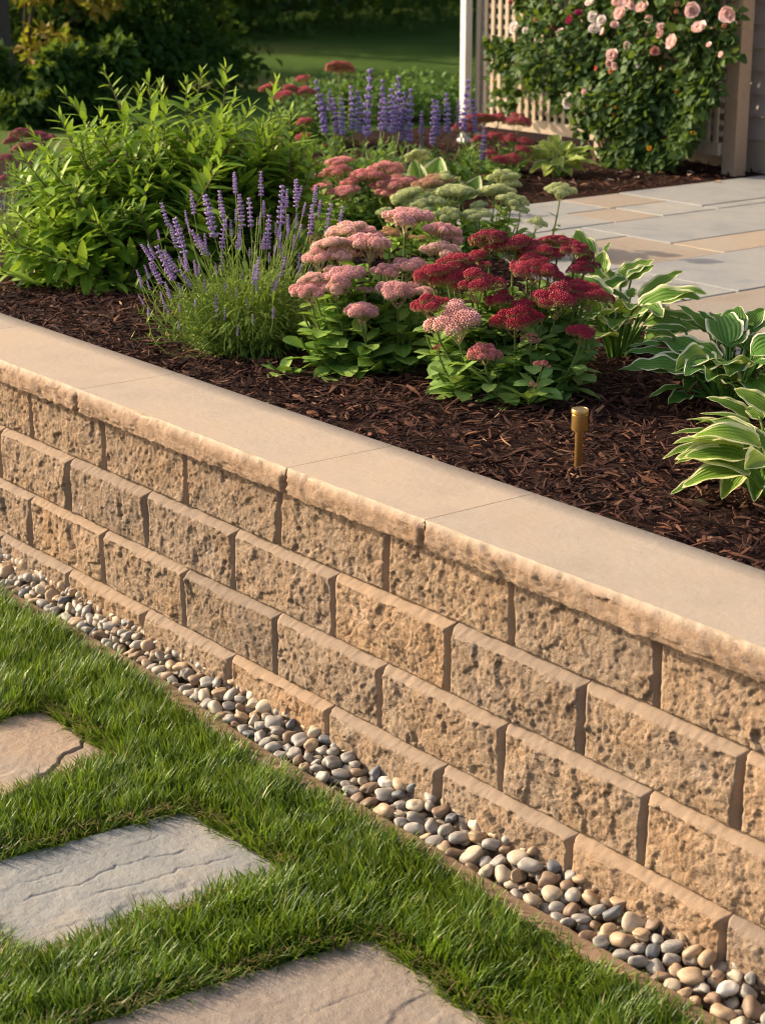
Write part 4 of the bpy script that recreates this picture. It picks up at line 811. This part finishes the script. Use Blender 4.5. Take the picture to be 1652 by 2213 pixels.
for _ in range(60):
    a = r.uniform(0, 6.28); e = np.arcsin(r.uniform(-.5, .9)); d = np.array([math.cos(a)*math.cos(e), math.sin(a)*math.cos(e), math.sin(e)]); f = r.uniform(.6, .98)
    tips.append(c_sh2+RT*d[0]*.24*f+np.array([FW[0], FW[1], 0])*d[1]*.22*f+np.array([0, 0, 1])*d[2]*.19*f)
for _ in range(40):                                                     # low skirt on the lit front side
    tips.append(at_depth(r.uniform(-30, 330), r.uniform(440, 640), d0-.22+r.uniform(-.12, .1)))
leafy('green_shrub', 'tall bushy green shrub with lance-shaped leaves at the wall end of the bed', 'shrub', shb, tips, M['shrub'], M['woody'], .152, 81, per=29, wid=.27, base_r=.25, lower=.12, tipc=.5)

# ------------------------------------------------------------------ hostas: every leaf is a part
def hosta_leaf_mesh(B, S0, T, wd, base, r, tint, name='leaf', wave=.05, sag=.35):
    """B: where the petiole leaves the crown, S0: start of the blade, T: tip"""
    mb = MB(); D = nrm(T-S0); L = np.linalg.norm(T-S0)
    toC = nrm(CAM-S0); upv = np.array([0, 0, 1.])+.25*toC+r.normal(0, .15, 3); D_, S, N = frame(D[None], upv); bend = sag*r.uniform(.6, 1.5)
    D2 = nrm(D_*math.cos(bend*.5)+N*math.sin(bend*.5)); N2 = nrm(N*math.cos(bend*.5)-D_*math.sin(bend*.5))
    V, Q, A = leaves(S0[None], D2, N2, L*1.03, wd, bend, ovate, ns=14, nc=9, fold=r.uniform(.12, .42), wave=wave, tint=np.array([tint])); mb.add(V, Q, A=A)
    ln = bez(B[None], (B*.5+S0*.5+np.array([0, 0, .02]))[None], (S0+D2[0]*.01)[None], 7); V, Q, A = tubes(ln, np.linspace(.005, .0028, 7), 6); A[:, 0] = 0; A[:, 1] = .2; A[:, 2] = tint; mb.add(V, Q, A=A)
    return mb.mesh(name, base)
def hosta(name, label, bpx, lv, conv, mat, seed, wfac=1., fill=8, Lf=.16, depk=.0009, sag=.4, wave=.05, wl=1.):
    r = np.random.default_rng(seed); base = on_z(bpx[0], bpx[1], .474); root = thing(name, label, 'hosta', base); d0 = depth_of(base)
    for i, (sx, sy, tx, ty, wd) in enumerate(lv):
        a = conv(sx, sy); b = conv(tx, ty); mid_y = (a[1]+b[1])/2
        dep_s = d0+.02+depk*(bpx[1]-60-a[1])*.9+r.normal(0, .01); dep_t = dep_s+depk*(a[1]-b[1])*.8+r.normal(0, .015)
        S0 = at_depth(a[0], a[1], dep_s); T = at_depth(b[0], b[1], dep_t)
        S0[2] = max(S0[2], base[2]+.02); T[2] = max(T[2], base[2]+.012)
        B = base+np.array([(S0[0]-base[0])*.18, (S0[1]-base[1])*.18, -.01])+r.normal(0, .008, 3)*[1, 1, 0]
        obj('leaf', hosta_leaf_mesh(B, S0, T, wd*wl*dep_s/FPX, np.array(root.location), r, r.random(), wave=wave, sag=sag), mat, root)
    for i in range(fill):
        az = r.uniform(0, 6.28); rad = r.uniform(.04, .09); h = r.uniform(.05, .14); S0 = base+np.array([math.cos(az)*rad, math.sin(az)*rad, h]); T = S0+np.array([math.cos(az)*Lf*.9, math.sin(az)*Lf*.9, r.uniform(-.02, .06)])
        B = base+np.array([math.cos(az)*.02, math.sin(az)*.02, -.01]); obj('leaf', hosta_leaf_mesh(B, S0, T, Lf*.5*wfac, np.array(root.location), r, r.random(), wave=wave, sag=.8), mat, root)
    return root
c8 = lambda x, y: ((1440+x/4.426)/1.0847, (680+y/4.426)/1.0847)
c9 = lambda x, y: ((1280+x/4.589)/1.0847, (500+y/4.589)/1.0847)
k8, k9 = 1/4.426/1.0847, 1/4.589/1.0847
DK = [(660,860,45,825,140),(600,650,90,650,110),(600,575,125,590,90),(640,505,280,420,90),(760,430,360,385,95),(900,800,540,705,130),(990,930,620,905,140),(700,1000,360,1115,110),(769,1090,550,1270,170),(830,870,735,1065,130),(1010,470,650,155,150),(1010,445,700,310,120),(1040,440,860,210,110),(1180,490,1290,165,250),(1370,390,1540,190,170),(1390,430,1640,330,140),(1010,640,760,540,130),(1190,660,1080,480,150),(1340,610,1300,470,170),
      (1100,800,910,780,110),(1200,760,1540,865,110),(1400,570,1700,480,140),(1400,660,1720,670,130),(1300,900,1470,1020,110),(1060,690,930,790,100),(1250,560,1260,330,180),(1480,760,1760,830,140),(1450,900,1680,1000,120),(1150,900,1090,1040,110)]
hosta('dark_hosta', 'blue-green hosta with thin white leaf margins in shade at the patio edge', (1572, 872), [(a, b, c, d, e*k8) for a, b, c, d, e in DK], c8, M['hosta_dark'], 91, fill=26, wave=.06, wl=1.3, Lf=.19)
FG = [(1095,1930,580,2120,200),(1330,1855,1110,2165,240),(1490,1870,1440,2210,210),(1000,1690,630,1800,130),(960,1600,500,1750,150),(1430,1620,1010,1680,180),(1250,1530,940,1640,120),(1050,1490,590,1490,120),(1280,1470,750,1340,160),(1410,1370,890,1280,130),(1390,1330,950,1115,190),(1610,1250,1240,1025,210),(1530,1340,1350,1210,160),(1690,1500,1430,1500,170),(1700,1600,2000,1500,190),(1670,1200,1620,950,170),(1620,1720,1500,1590,150),(1085,1700,870,1790,80),(1700,1750,1980,1700,180),(1650,1900,1800,2150,190),(1560,1620,1380,1400,150),(1720,1350,1900,1150,180),(1560,1850,1470,1760,110)]
hosta('gold_hosta', 'yellow-green hosta with creamy margins nearest the camera by the wall cap', (1690, 1085), [(a, b, c, d, e*k8) for a, b, c, d, e in FG], c8, M['hosta_gold'], 93, fill=14, wave=.035, wl=1.15)
MH = [(430,530,330,175,250),(570,650,615,400,190),(620,420,690,310,50),(780,680,1150,500,200),(880,725,1165,560,170),(1000,940,1465,620,170),(1130,850,1565,815,130),(1050,970,1545,940,160),(1150,1090,1450,1170,180),(600,790,440,530,170),(600,830,860,690,150),(610,830,910,960,130),(740,1020,990,1070,150),(965,980,1160,1090,160),(610,1010,400,1225,170),(620,1120,850,1200,130),(700,700,640,600,120),(430,740,585,870,130),(900,900,940,800,110),(800,800,740,640,150),(1000,1050,1200,1240,140)]
hosta('green_hosta', 'green hosta with cream margins and wavy leaves behind the crimson sedum', (1332, 768), [(a, b, c, d, e*k9) for a, b, c, d, e in MH], c9, M['hosta_mid'], 95, fill=24, wl=1.3, Lf=.19, wave=.06, depk=.0011)
ident = lambda x, y: (x, y)
LM = [(1205-a, 350-b, 1205-c, 345-d, wv) for a, b, c, d, wv in [(20,10,75,-8,22),(15,20,68,15,22),(8,25,45,40,24),(0,28,8,45,26),(-10,25,-30,40,24),(-18,20,-62,22,22),(-20,8,-78,0,22),(-15,-2,-60,-28,24),(18,-2,62,-30,24),(6,-8,30,-45,26),(-6,-8,-28,-42,26),(30,15,82,28,18),(-28,14,-50,30,18),(0,10,-2,-40,26),(12,14,50,0,22),(-10,12,-52,-10,22)]]
hosta('lime_hosta', 'small lime-green hosta in the mulch in front of the rose trellis', (1205, 380), LM, ident, M['hosta_lime'], 97, fill=10, Lf=.13, depk=.002, sag=.7, wl=1.15)
TR = [(905,405,893,345,38),(930,405,950,340,52),(1010,430,1035,380,40),(985,420,1000,395,24),(880,395,868,372,22),(1000,425,985,388,26)]
hosta('broad_hosta', 'hosta with broad cream-edged leaves poking up behind the pale green sedum', (950, 470), TR, ident, M['hosta_mid'], 99, fill=8, Lf=.12, depk=.001, wl=1.15, wave=.02, sag=.2)

# ------------------------------------------------------------------ patio
RECT = [(-1.92,-1.62,2.0,3.28,'b'),(-1.92,-1.62,3.28,3.62,'t'),(-1.92,-1.43,3.62,4.75,'b'),(-1.62,-1.34,2.0,3.035,'b'),(-1.62,-1.34,3.035,3.30,'t'),(-1.62,-1.34,3.30,3.62,'b'),(-1.43,-1.34,3.62,4.75,'b'),
        (-1.34,-1.08,1.9,2.84,'b'),(-1.08,-.60,1.9,2.36,'b'),(-1.08,-.60,2.36,2.84,'t'),(-1.34,-.86,2.84,3.96,'b'),(-1.34,-.86,3.96,4.75,'b'),(-.86,-.60,2.84,3.72,'t'),(-.86,-.60,3.72,4.75,'b'),
        (-.60,-.075,1.6,2.325,'b'),(-.60,-.075,2.325,3.35,'b'),(-.60,-.075,3.35,4.75,'b'),(-.075,.50,1.5,2.9,'t'),(-.075,.50,2.9,4.75,'b'),(.50,1.1,1.5,2.5,'b'),(.50,1.1,2.5,4.75,'t'),(1.1,1.9,1.5,3.2,'b'),(1.1,1.9,3.2,4.75,'b'),(1.9,3.1,1.5,4.75,'b')]
def clip(poly, a, b):
    out = []; n = np.array([-(b-a)[1], (b-a)[0]])
    for p, q_ in zip(poly, poly[1:]+poly[:1]):
        dp, dq = (p-a)@n, (q_-a)@n
        if dp >= 0: out.append(p)
        if (dp >= 0) != (dq >= 0): out.append(p+(q_-p)*dp/(dp-dq))
    return out
patio = bpy.data.objects.new('patio', None); COL.objects.link(patio); patio.location = (-.3, 3.2, .45); tag(patio, kind='structure')
edge_pts = [np.array(p) for p in ((-1.93, 2.55), (-.9, 2.1), (.05, 1.72), (.6, 1.62), (3.2, 1.55))]
rs = np.random.default_rng(3)
for x0, x1, y0, y1, kd in RECT:
    g = .0045; poly = [np.array(p) for p in ((x0+g, y0+g), (x1-g, y0+g), (x1-g, y1-g), (x0+g, y1-g))]
    for a, b in zip(edge_pts[:-1], edge_pts[1:]):
        if x0 < b[0] and x1 > a[0]: poly = clip(poly, a, b) if poly else poly
    if len(poly) < 3: continue
    import bmesh
    bm = bmesh.new(); zt = .487+rs.uniform(-.002, .002); lo = patio.location
    f = bm.faces.new([bm.verts.new((p[0]-lo[0], p[1]-lo[1], zt-lo[2])) for p in poly]); ex = bmesh.ops.extrude_face_region(bm, geom=[f])
    bmesh.ops.translate(bm, verts=[v for v in ex['geom'] if isinstance(v, bmesh.types.BMVert)], vec=(0, 0, -.04)); bmesh.ops.recalc_face_normals(bm, faces=bm.faces)
    me = bpy.data.meshes.new('flagstone'); bm.to_mesh(me); bm.free(); bevelled(obj('flagstone', me, M['slab_blue' if kd == 'b' else 'slab_tan'], patio), .004, 2)
V, q = grid(-1.9, 3.05, 1.6, 4.75, 3, 3, lambda x, y: np.full_like(x, .4795))
k = []
mb = MB(); pe = np.array([(-1.925, 2.56), (-.9, 2.11), (.05, 1.73), (.6, 1.63), (3.1, 1.56), (3.1, 4.75), (-1.925, 4.75)]); n = len(pe)
cc = np.array([[.2, 3.4]]); P = np.concatenate([pe, cc]); mb.add(np.concatenate([P, np.full((n+1, 1), .4805)], 1), tris=np.array([[i, (i+1) % n, n] for i in range(n)]))
obj('joint_sand', mb.mesh('joint_sand', patio.location), M['soil'], patio)

# ------------------------------------------------------------------ trellis, house wall, rose
tp = np.array([-3.0, 4.50, .46]); trel = thing('trellis', 'weathered cedar lattice trellis with square openings behind the rose', 'trellis', tp)
def tpart(name, boxes, mat=M['lattice'], bev=.002):
    mb = MB()
    for b in boxes: V, Q = box(*b); mb.add(V, Q)
    o = obj(name, mb.mesh(name, tp, smooth=False), mat, trel); return bevelled(o, bev, 1) if bev else o
zt0 = .46; ztop = 2.5
for a, b in ((-3.822, -2.94), (-2.86, -2.13)):
    tpart('bottom_rail', [(a, b, 4.478, 4.522, zt0+.10, zt0+.16)])
    n = int((b-a)/.052); xs = np.linspace(a+.03, b-.03, n)
    tpart('lattice_panel', [(x-.011, x+.011, 4.486, 4.496, zt0+.16, ztop) for x in xs]+[(a, b, 4.4965, 4.507, z-.011, z+.011) for z in np.arange(zt0+.20, ztop, .052)], bev=0)
    tpart('top_rail', [(a, b, 4.478, 4.522, ztop, ztop+.06)])
tpart('end_stile', [(-3.856, -3.824, 4.475, 4.525, zt0, ztop+.06)]); tpart('middle_post', [(-2.935, -2.865, 4.46, 4.53, zt0-.05, ztop+.06)]); tpart('end_post', [(-2.125, -2.045, 4.50, 4.58, zt0-.05, ztop+.1)], M['post_wood'])
wp = thing('porch_post', 'slim white painted post standing at the end of the trellis', 'post', (-3.893, 4.44, .44))
mb = MB(); V, Q = box(-.023, .023, -.023, .023, 0, 2.6); mb.add(V, Q); bevelled(obj('shaft', mb.mesh('shaft', smooth=False), M['white'], wp), .004)
mb = MB(); V, Q = box(-.032, .032, -.032, .032, 0, .05); mb.add(V, Q); bevelled(obj('base_block', mb.mesh('base_block', smooth=False), M['white'], wp), .004)
hw = thing('house_wall', 'taupe clapboard house wall behind the end post of the trellis', 'house', (0, 4.72, .40))
mb = MB()
for i, z in enumerate(np.arange(.62, 3.4, .105)):
    a = np.array([[-2.92, 4.712, z], [3.2, 4.712, z], [3.2, 4.727, z+.108], [-2.92, 4.727, z+.108], [-2.92, 4.80, z], [3.2, 4.80, z], [3.2, 4.80, z+.108], [-2.92, 4.80, z+.108]])
    mb.add(a, [[0, 1, 2, 3], [0, 4, 5, 1], [0, 3, 7, 4], [1, 5, 6, 2]])
obj('siding', mb.mesh('siding', hw.location, smooth=False), M['siding'], hw)
mb = MB(); V, Q = box(-2.915, 3.19, 4.722, 4.81, .40, .619); mb.add(V, Q); obj('skirt_board', mb.mesh('skirt_board', hw.location, smooth=False), M['lattice'], hw)

cr = lambda x, y: ((1080+x/2.32)/1.0847, (y/2.32)/1.0847)
RDEP = depth_of(np.array([-2.85, 4.36, .8]))
def rose_dep(px):                                     # depth of the plane just before the trellis at that column
    d = ray(px, 150); t = (4.36-CAM[1])/d[1]; return t
rbase = np.array([-2.62, 4.34, .47]); rose = thing('climbing_rose', 'climbing rose with blush pink blooms covering the lattice trellis', 'rose bush', rbase)
def rose_outline(x, y):                               # frame units of the crop: where the foliage is
    l = np.interp(y, [0, 150, 320, 420, 520, 600, 700, 800, 900, 930], [280, 285, 320, 380, 440, 560, 680, 760, 830, 880]); rr_ = np.interp(y, [0, 240, 300, 330, 420, 560, 700, 800, 900, 930], [1510, 1500, 1530, 1440, 1400, 1390, 1330, 1250, 1150, 1060]); return l, rr_
r = np.random.default_rng(110); fo = MB(); st = MB(); PX = []
y = r.uniform(-520, 925, 9000); l, rr_ = rose_outline(np.maximum(y, 0), y); x = l+(rr_-l)*r.random(9000)
edge = np.minimum(x-l, rr_-x)+70*fbm(x*.012, y*.012, 3, 4); k = edge > 0; x, y = x[k], y[k]
gap = fbm(x*.009, y*.009, 3, 21); k = (gap > -.30+.35*sstep(650, 300, x)*sstep(300, 500, y)) ; x, y = x[k], y[k]
vx = r.uniform(120, 300, 420); vy = 225+380*r.random(420)**1.2; k = fbm(vx*.02, vy*.02, 2, 6) > -.1; x = np.concatenate([x, vx[k]]); y = np.concatenate([y, vy[k]])
P = []
for a, b in zip(x, y):
    px, py = cr(a, b); P.append(at_depth(px, py, rose_dep(px)))
P = np.array(P); bulge = .20*vnoise(P[:, 0]*4, P[:, 2]*4, 5)*sstep(200, 500, x)*sstep(1480, 1250, x); P[:, 1] += .06-bulge*r.random(len(P))-.04; n = len(P)
D = r.normal(0, 1, (n, 3)); D[:, 1] -= .7; D[:, 2] -= .25; D = nrm(D); N = np.stack([r.normal(0, .5, n), -np.abs(r.normal(.8, .3, n)), np.abs(r.normal(.7, .4, n))], -1); L = r.uniform(.035, .062, n)
V, Q, A = leaves(P, D, N, L, L*.68, r.uniform(.1, .8, n), ovate, ns=4, nc=3, fold=.25, tint=np.clip(r.normal(.38, .2, n)+.25*fbm(P[:, 0]*5, P[:, 2]*5, 2, 9), 0, 1)); fo.add(V, Q, A=A)
for i in range(34):
    T = P[r.integers(n)]; g = rbase+np.array([r.normal(0, .10), r.normal(0, .03), -.02]); V, Q, A = tubes(bez(g[None], np.array([[g[0]*.4+T[0]*.6, 4.40, (g[2]+T[2])/2+.1]]), (T+[0, .05, 0])[None], 9), np.linspace(.007, .003, 9), 5); st.add(V, Q, A=A)
obj('canes', st.mesh('canes', rbase), M['woody'], rose); obj('foliage', fo.mesh('foliage', rbase), M['rose_leaf'], rose)
def rose_mesh(seed, rings=((9, .95, .25), (8, .78, .6), (7, .55, .95), (5, .3, 1.3))):
    r = np.random.default_rng(seed); mb = MB()
    for n, L, el in rings:
        a = np.arange(n)/n*6.283+r.uniform(0, 6); D = np.stack([np.cos(a)*math.cos(el), np.sin(a)*math.cos(el), np.full(n, math.sin(el))], -1); D, S, N = frame(D)
        V, Q, A = leaves(np.zeros((n, 3))+np.array([0, 0, -.3]), D, N, L*r.uniform(.9, 1.1, n), L*1.1, -.9+r.normal(0, .15, n), obov, ns=5, nc=5, fold=.28, wave=.03); mb.add(V, Q, A=A)
    return mb.mesh('rose_bloom')
RM = [rose_mesh(400+i) for i in range(4)]
for me in RM: me.materials.append(M['petal'])
WHT, BLU, MAG, PCH, SAL, YEL = lin(254, 246, 238), lin(255, 228, 220), lin(196, 46, 96), lin(230, 176, 132), lin(222, 124, 104), lin(222, 178, 62)
RF = [(290,150,72,WHT),(488,158,62,MAG),(590,105,75,lin(186,74,110)),(640,70,60,lin(186,74,110)),(715,90,62,WHT),(765,110,62,WHT),(725,155,70,WHT),(770,168,45,BLU),(865,70,86,BLU),(850,8,70,BLU),(910,5,70,BLU),(985,38,80,BLU),(700,12,62,WHT),(1258,55,92,BLU),(1450,75,100,BLU),(1293,150,86,BLU),(1085,180,86,lin(222,190,176)),(1148,228,88,BLU),(1055,275,76,lin(232,178,160)),(822,298,70,BLU),(835,355,42,BLU),(815,385,46,PCH),(735,368,42,SAL),(578,380,36,SAL),(675,495,62,BLU),(580,558,66,WHT),(588,512,30,WHT),(1430,140,36,PCH),(270,10,44,lin(220,130,130)),(408,105,44,lin(226,200,160)),(920,135,26,PCH),(1175,20,36,PCH),(770,660,32,SAL),(1258,720,32,YEL),(1025,805,44,YEL),(830,620,32,YEL),(835,585,32,YEL),(800,572,26,YEL),(1085,370,28,lin(224,206,150)),(960,360,22,WHT),(1170,495,26,YEL),(350,165,40,WHT),(1170,60,34,PCH),(180,440,30,lin(206,170,110))]
rq = np.random.default_rng(118)
for _ in range(9): RF.append((rq.uniform(380, 1420), rq.uniform(20, 430)*rq.random()**.4, rq.uniform(34, 56), BLU))
for i, (x, y, wd, c) in enumerate(RF):
    px, py = cr(x, y); dep = rose_dep(px)-.15*(1 if 280 < x < 1500 else .3); P_ = at_depth(px, py, dep); s = wd/2.32/1.0847*dep/FPX/2*(1.35 if c in (WHT, BLU, MAG) else 1.0)
    o = obj('rose_bloom', RM[i % 4], parent=rose, loc=Vector(P_-rbase), scale=(s, s, s)); o.color = c
    f = Vector((.35+r.normal()*.35, -.85, .35+r.normal()*.3)); o.rotation_euler = f.to_track_quat('Z', 'Y').to_euler()

# a few pale fallen petals and leaves on the mulch below the rose
r = np.random.default_rng(120)
for i, (x, y) in enumerate([(1225,393),(1270,398),(1345,372),(1350,368),(1360,378),(1378,383),(1405,362),(1460,382),(1480,370),(1490,375),(1420,372),(1310,388),(1560,392),(1240,405)]):
    P_ = on_z(x, y, .492); V, Q, A = leaves(np.zeros((1, 3)), np.array([[1., 0, .1]]), np.array([[0, 0, 1.]]), .035+.02*r.random(), .025, .5, ovate, ns=4, nc=3, fold=.4)
    o = obj('fallen_petal', mesh('fallen_petal', V, Q, attrs={'leaf': A}), M['petal'], loc=P_, rot=(0, 0, r.uniform(0, 6))); o.color = [lin(206, 168, 140), lin(186, 140, 100), lin(214, 196, 176)][i % 3]
    tag(o, 'pale fallen petal on the dark mulch below the climbing rose', 'petal', 'fallen petals below the rose')

# ------------------------------------------------------------------ background: hedge, trees, shrubs, boulder
def cloud(mb, c, rad, n, r, L=.07, asp=.55, tint=.5, dens=.55):
    d = nrm(r.normal(0, 1, (n, 3))); rr_ = r.random(n)**(1-dens)*(1+.25*fbm(d[:, 0]*2.5+c[0], d[:, 2]*2.5+d[:, 1]*2, 3, 7))
    P = np.asarray(c)+d*rr_[:, None]*np.asarray(rad); k = fbm(P[:, 0]*2.2+P[:, 1]*1.3, P[:, 2]*2.4, 3, 19) > -.22; P = P[k]; d = d[k]; n = len(P)
    D = nrm(d*.6+r.normal(0, .7, (n, 3))+[0, 0, -.2]); N = nrm(d+r.normal(0, .5, (n, 3))+[0, 0, .6]); l = L*r.uniform(.6, 1.3, n)
    V, Q, A = leaves(P, D, N, l, l*asp, r.uniform(0, .8, n), ovate, ns=2, nc=3, fold=.2, tint=np.clip(tint+r.normal(0, .22, n), 0, 1)); mb.add(V, Q, A=A)
def tree(name, label, x, y, h, lobes, seed, mat, trunk_r=.12, L=.08, group=None, lean=0.):
    r = np.random.default_rng(seed); z = float(lawn_z(np.array(x), np.array(y)))-.05; base = np.array([x, y, z]); root = thing(name, label, 'tree' if 'tree' in name else 'shrub', base, group); cr_ = MB(); tk = MB()
    for (dx, dy, dz, a, b, n) in lobes:
        c = base+np.array([dx, dy, dz]); cloud(cr_, c, (a, a, b), n, r, L)
        V, Q, A = tubes(bez(base[None]+[0, 0, .02], (base+np.array([dx*.2+lean, dy*.2, dz*.6]))[None], c[None], 8), np.linspace(trunk_r, trunk_r*.2, 8), 8); tk.add(V, Q, A=A)
    obj('trunk', tk.mesh('trunk', base), M['bark'], root); obj('crown', cr_.mesh('crown', base), mat, root); return root
# shrubs at the left, behind the planting bed
def wpx(x, y, dep): return at_depth(x, y, dep)
TL = [('dense dark green shrub at the upper left, nearest the grey trunk', 60, 13.2, 1.4, 'tree_leaf'), ('dark green shrub at the upper left, right of the boulder', 215, 13.4, 1.4, 'tree_leaf'), ('dark green shrub left of the lawn, behind the top of the tall leafy plant', 370, 14.0, 1.25, 'tree_leaf'),
      ('golden-leaved shrub glowing at the top left among dark shrubs', 150, 14.4, 1.9, 'tree_leaf_gold'), ('small golden-leaved shrub low beside the grey trunk', 45, 12.4, .9, 'tree_leaf_gold'),
      ('dark woodland shrub filling the back left, behind the golden one', 200, 16.5, 2.2, 'tree_leaf'), ('dark woodland shrub at the back left picture edge', 20, 16., 2.2, 'tree_leaf'), ('low dark shrub at the left edge beside the grey trunk', 30, 11.4, .42, 'tree_leaf'), ('low dark shrub peeping over the left side of the tall leafy plant', 130, 11.4, .42, 'tree_leaf')]
for i, (lab, px, dep, s, mt) in enumerate(TL):
    p_ = at_depth(px, 100, dep) if dep > 12 else at_depth(px, 215, dep); rr_ = np.random.default_rng(500+i); lob = [(rr_.normal(0, .22)*s, rr_.normal(0, .22)*s, s*rr_.uniform(.1, .95), s*rr_.uniform(.26, .38), s*rr_.uniform(.22, .32), 900) for _ in range(11)]
    if mt == 'tree_leaf_gold': lob = [(rr_.normal(0, .32)*s, rr_.normal(0, .32)*s, s*rr_.uniform(.45, 1.0), s*.22, s*.16, 170) for _ in range(6)]
    tree('woodland_shrub', lab, p_[0], p_[1], s, lob, 520+i, M[mt], .025, .085)
BT = [('tall dark tree at the far lawn edge, left of centre', 470, 25., 5.5), ('tall dark tree at the far lawn edge, above the tall leafy plant', 610, 27., 6.), ('tall dark tree at the far lawn edge, above the salvia', 760, 28., 6.), ('tall dark tree at the far lawn edge, beside the white post', 920, 28., 6.), ('tall dark tree behind the left shrubs', 330, 21., 6.), ('tall dark tree at the far left behind the shrubs', 120, 20., 6.), ('tall dark tree hidden mostly behind the white post', 1080, 27., 6.)]
for i, (lab, px, dep, s) in enumerate(BT):
    p_ = at_depth(px, 30, dep); x, y = p_[:2]
    rr_ = np.random.default_rng(600+i); lob = [(rr_.normal(0, .30)*s, rr_.normal(0, .30)*s, s*rr_.uniform(.06, .95), s*rr_.uniform(.24, .36), s*rr_.uniform(.18, .3), 1900) for _ in range(11)]
    tree('woodland_tree', lab, x, y, s, lob, 620+i, M['tree_leaf'], .12, .16)
# the grey trunk at the upper left edge
tk = at_depth(2, 260, 12.0); tz = float(lawn_z(tk[0], tk[1])); t0 = np.array([tk[0], tk[1], tz-.1]); root = thing('tree', 'grey-barked tree trunk at the upper left picture edge', 'tree', t0)
mb = MB(); V, Q, A = tubes(np.array([[0, 0, 0], [0, 0, .25], [-.02, 0, .6], [-.05, .02, 1.2], [-.1, .05, 2.4], [-.15, .1, 4.]]), np.array([.16, .12, .10, .095, .085, .06]), 14); mb.add(V, Q, A=A); obj('trunk', mb.mesh('trunk'), M['bark'], root)
mb = MB(); rr_ = np.random.default_rng(640)
for _ in range(6): cloud(mb, (rr_.normal(0, .8), rr_.normal(0, .8), 3.6+rr_.normal(0, .5)), (1., 1., .7), 1200, rr_, .12)
obj('crown', mb.mesh('crown'), M['tree_leaf'], root)
# low hedge behind the salvia
hp = at_depth(930, 215, 11.8); hz = float(lawn_z(hp[0], hp[1])); root = thing('low_hedge', 'low bright green hedge behind the salvia and the white post', 'hedge', (hp[0], hp[1], hz))
mb = MB(); rr_ = np.random.default_rng(660); along = RT/np.linalg.norm(RT)
for t in np.linspace(-.75, .9, 9): cloud(mb, along*t+np.array([0, 0, .12+rr_.normal(0, .02)]), (.24, .24, .16), 800, rr_, .04, tint=.75)
obj('foliage', mb.mesh('foliage'), M['salv'], root)
mb = MB(); V, Q, A = tubes(np.array([along*-.78, along*.1, along*.93]), .02, 6); mb.add(V, Q, A=A)
for t in np.linspace(-.75, .9, 9): V, Q, A = tubes(np.array([along*t, along*t+[.01, .02, .15]]), .012, 6); mb.add(V, Q, A=A)
obj('stems', mb.mesh('stems'), M['woody'], root)
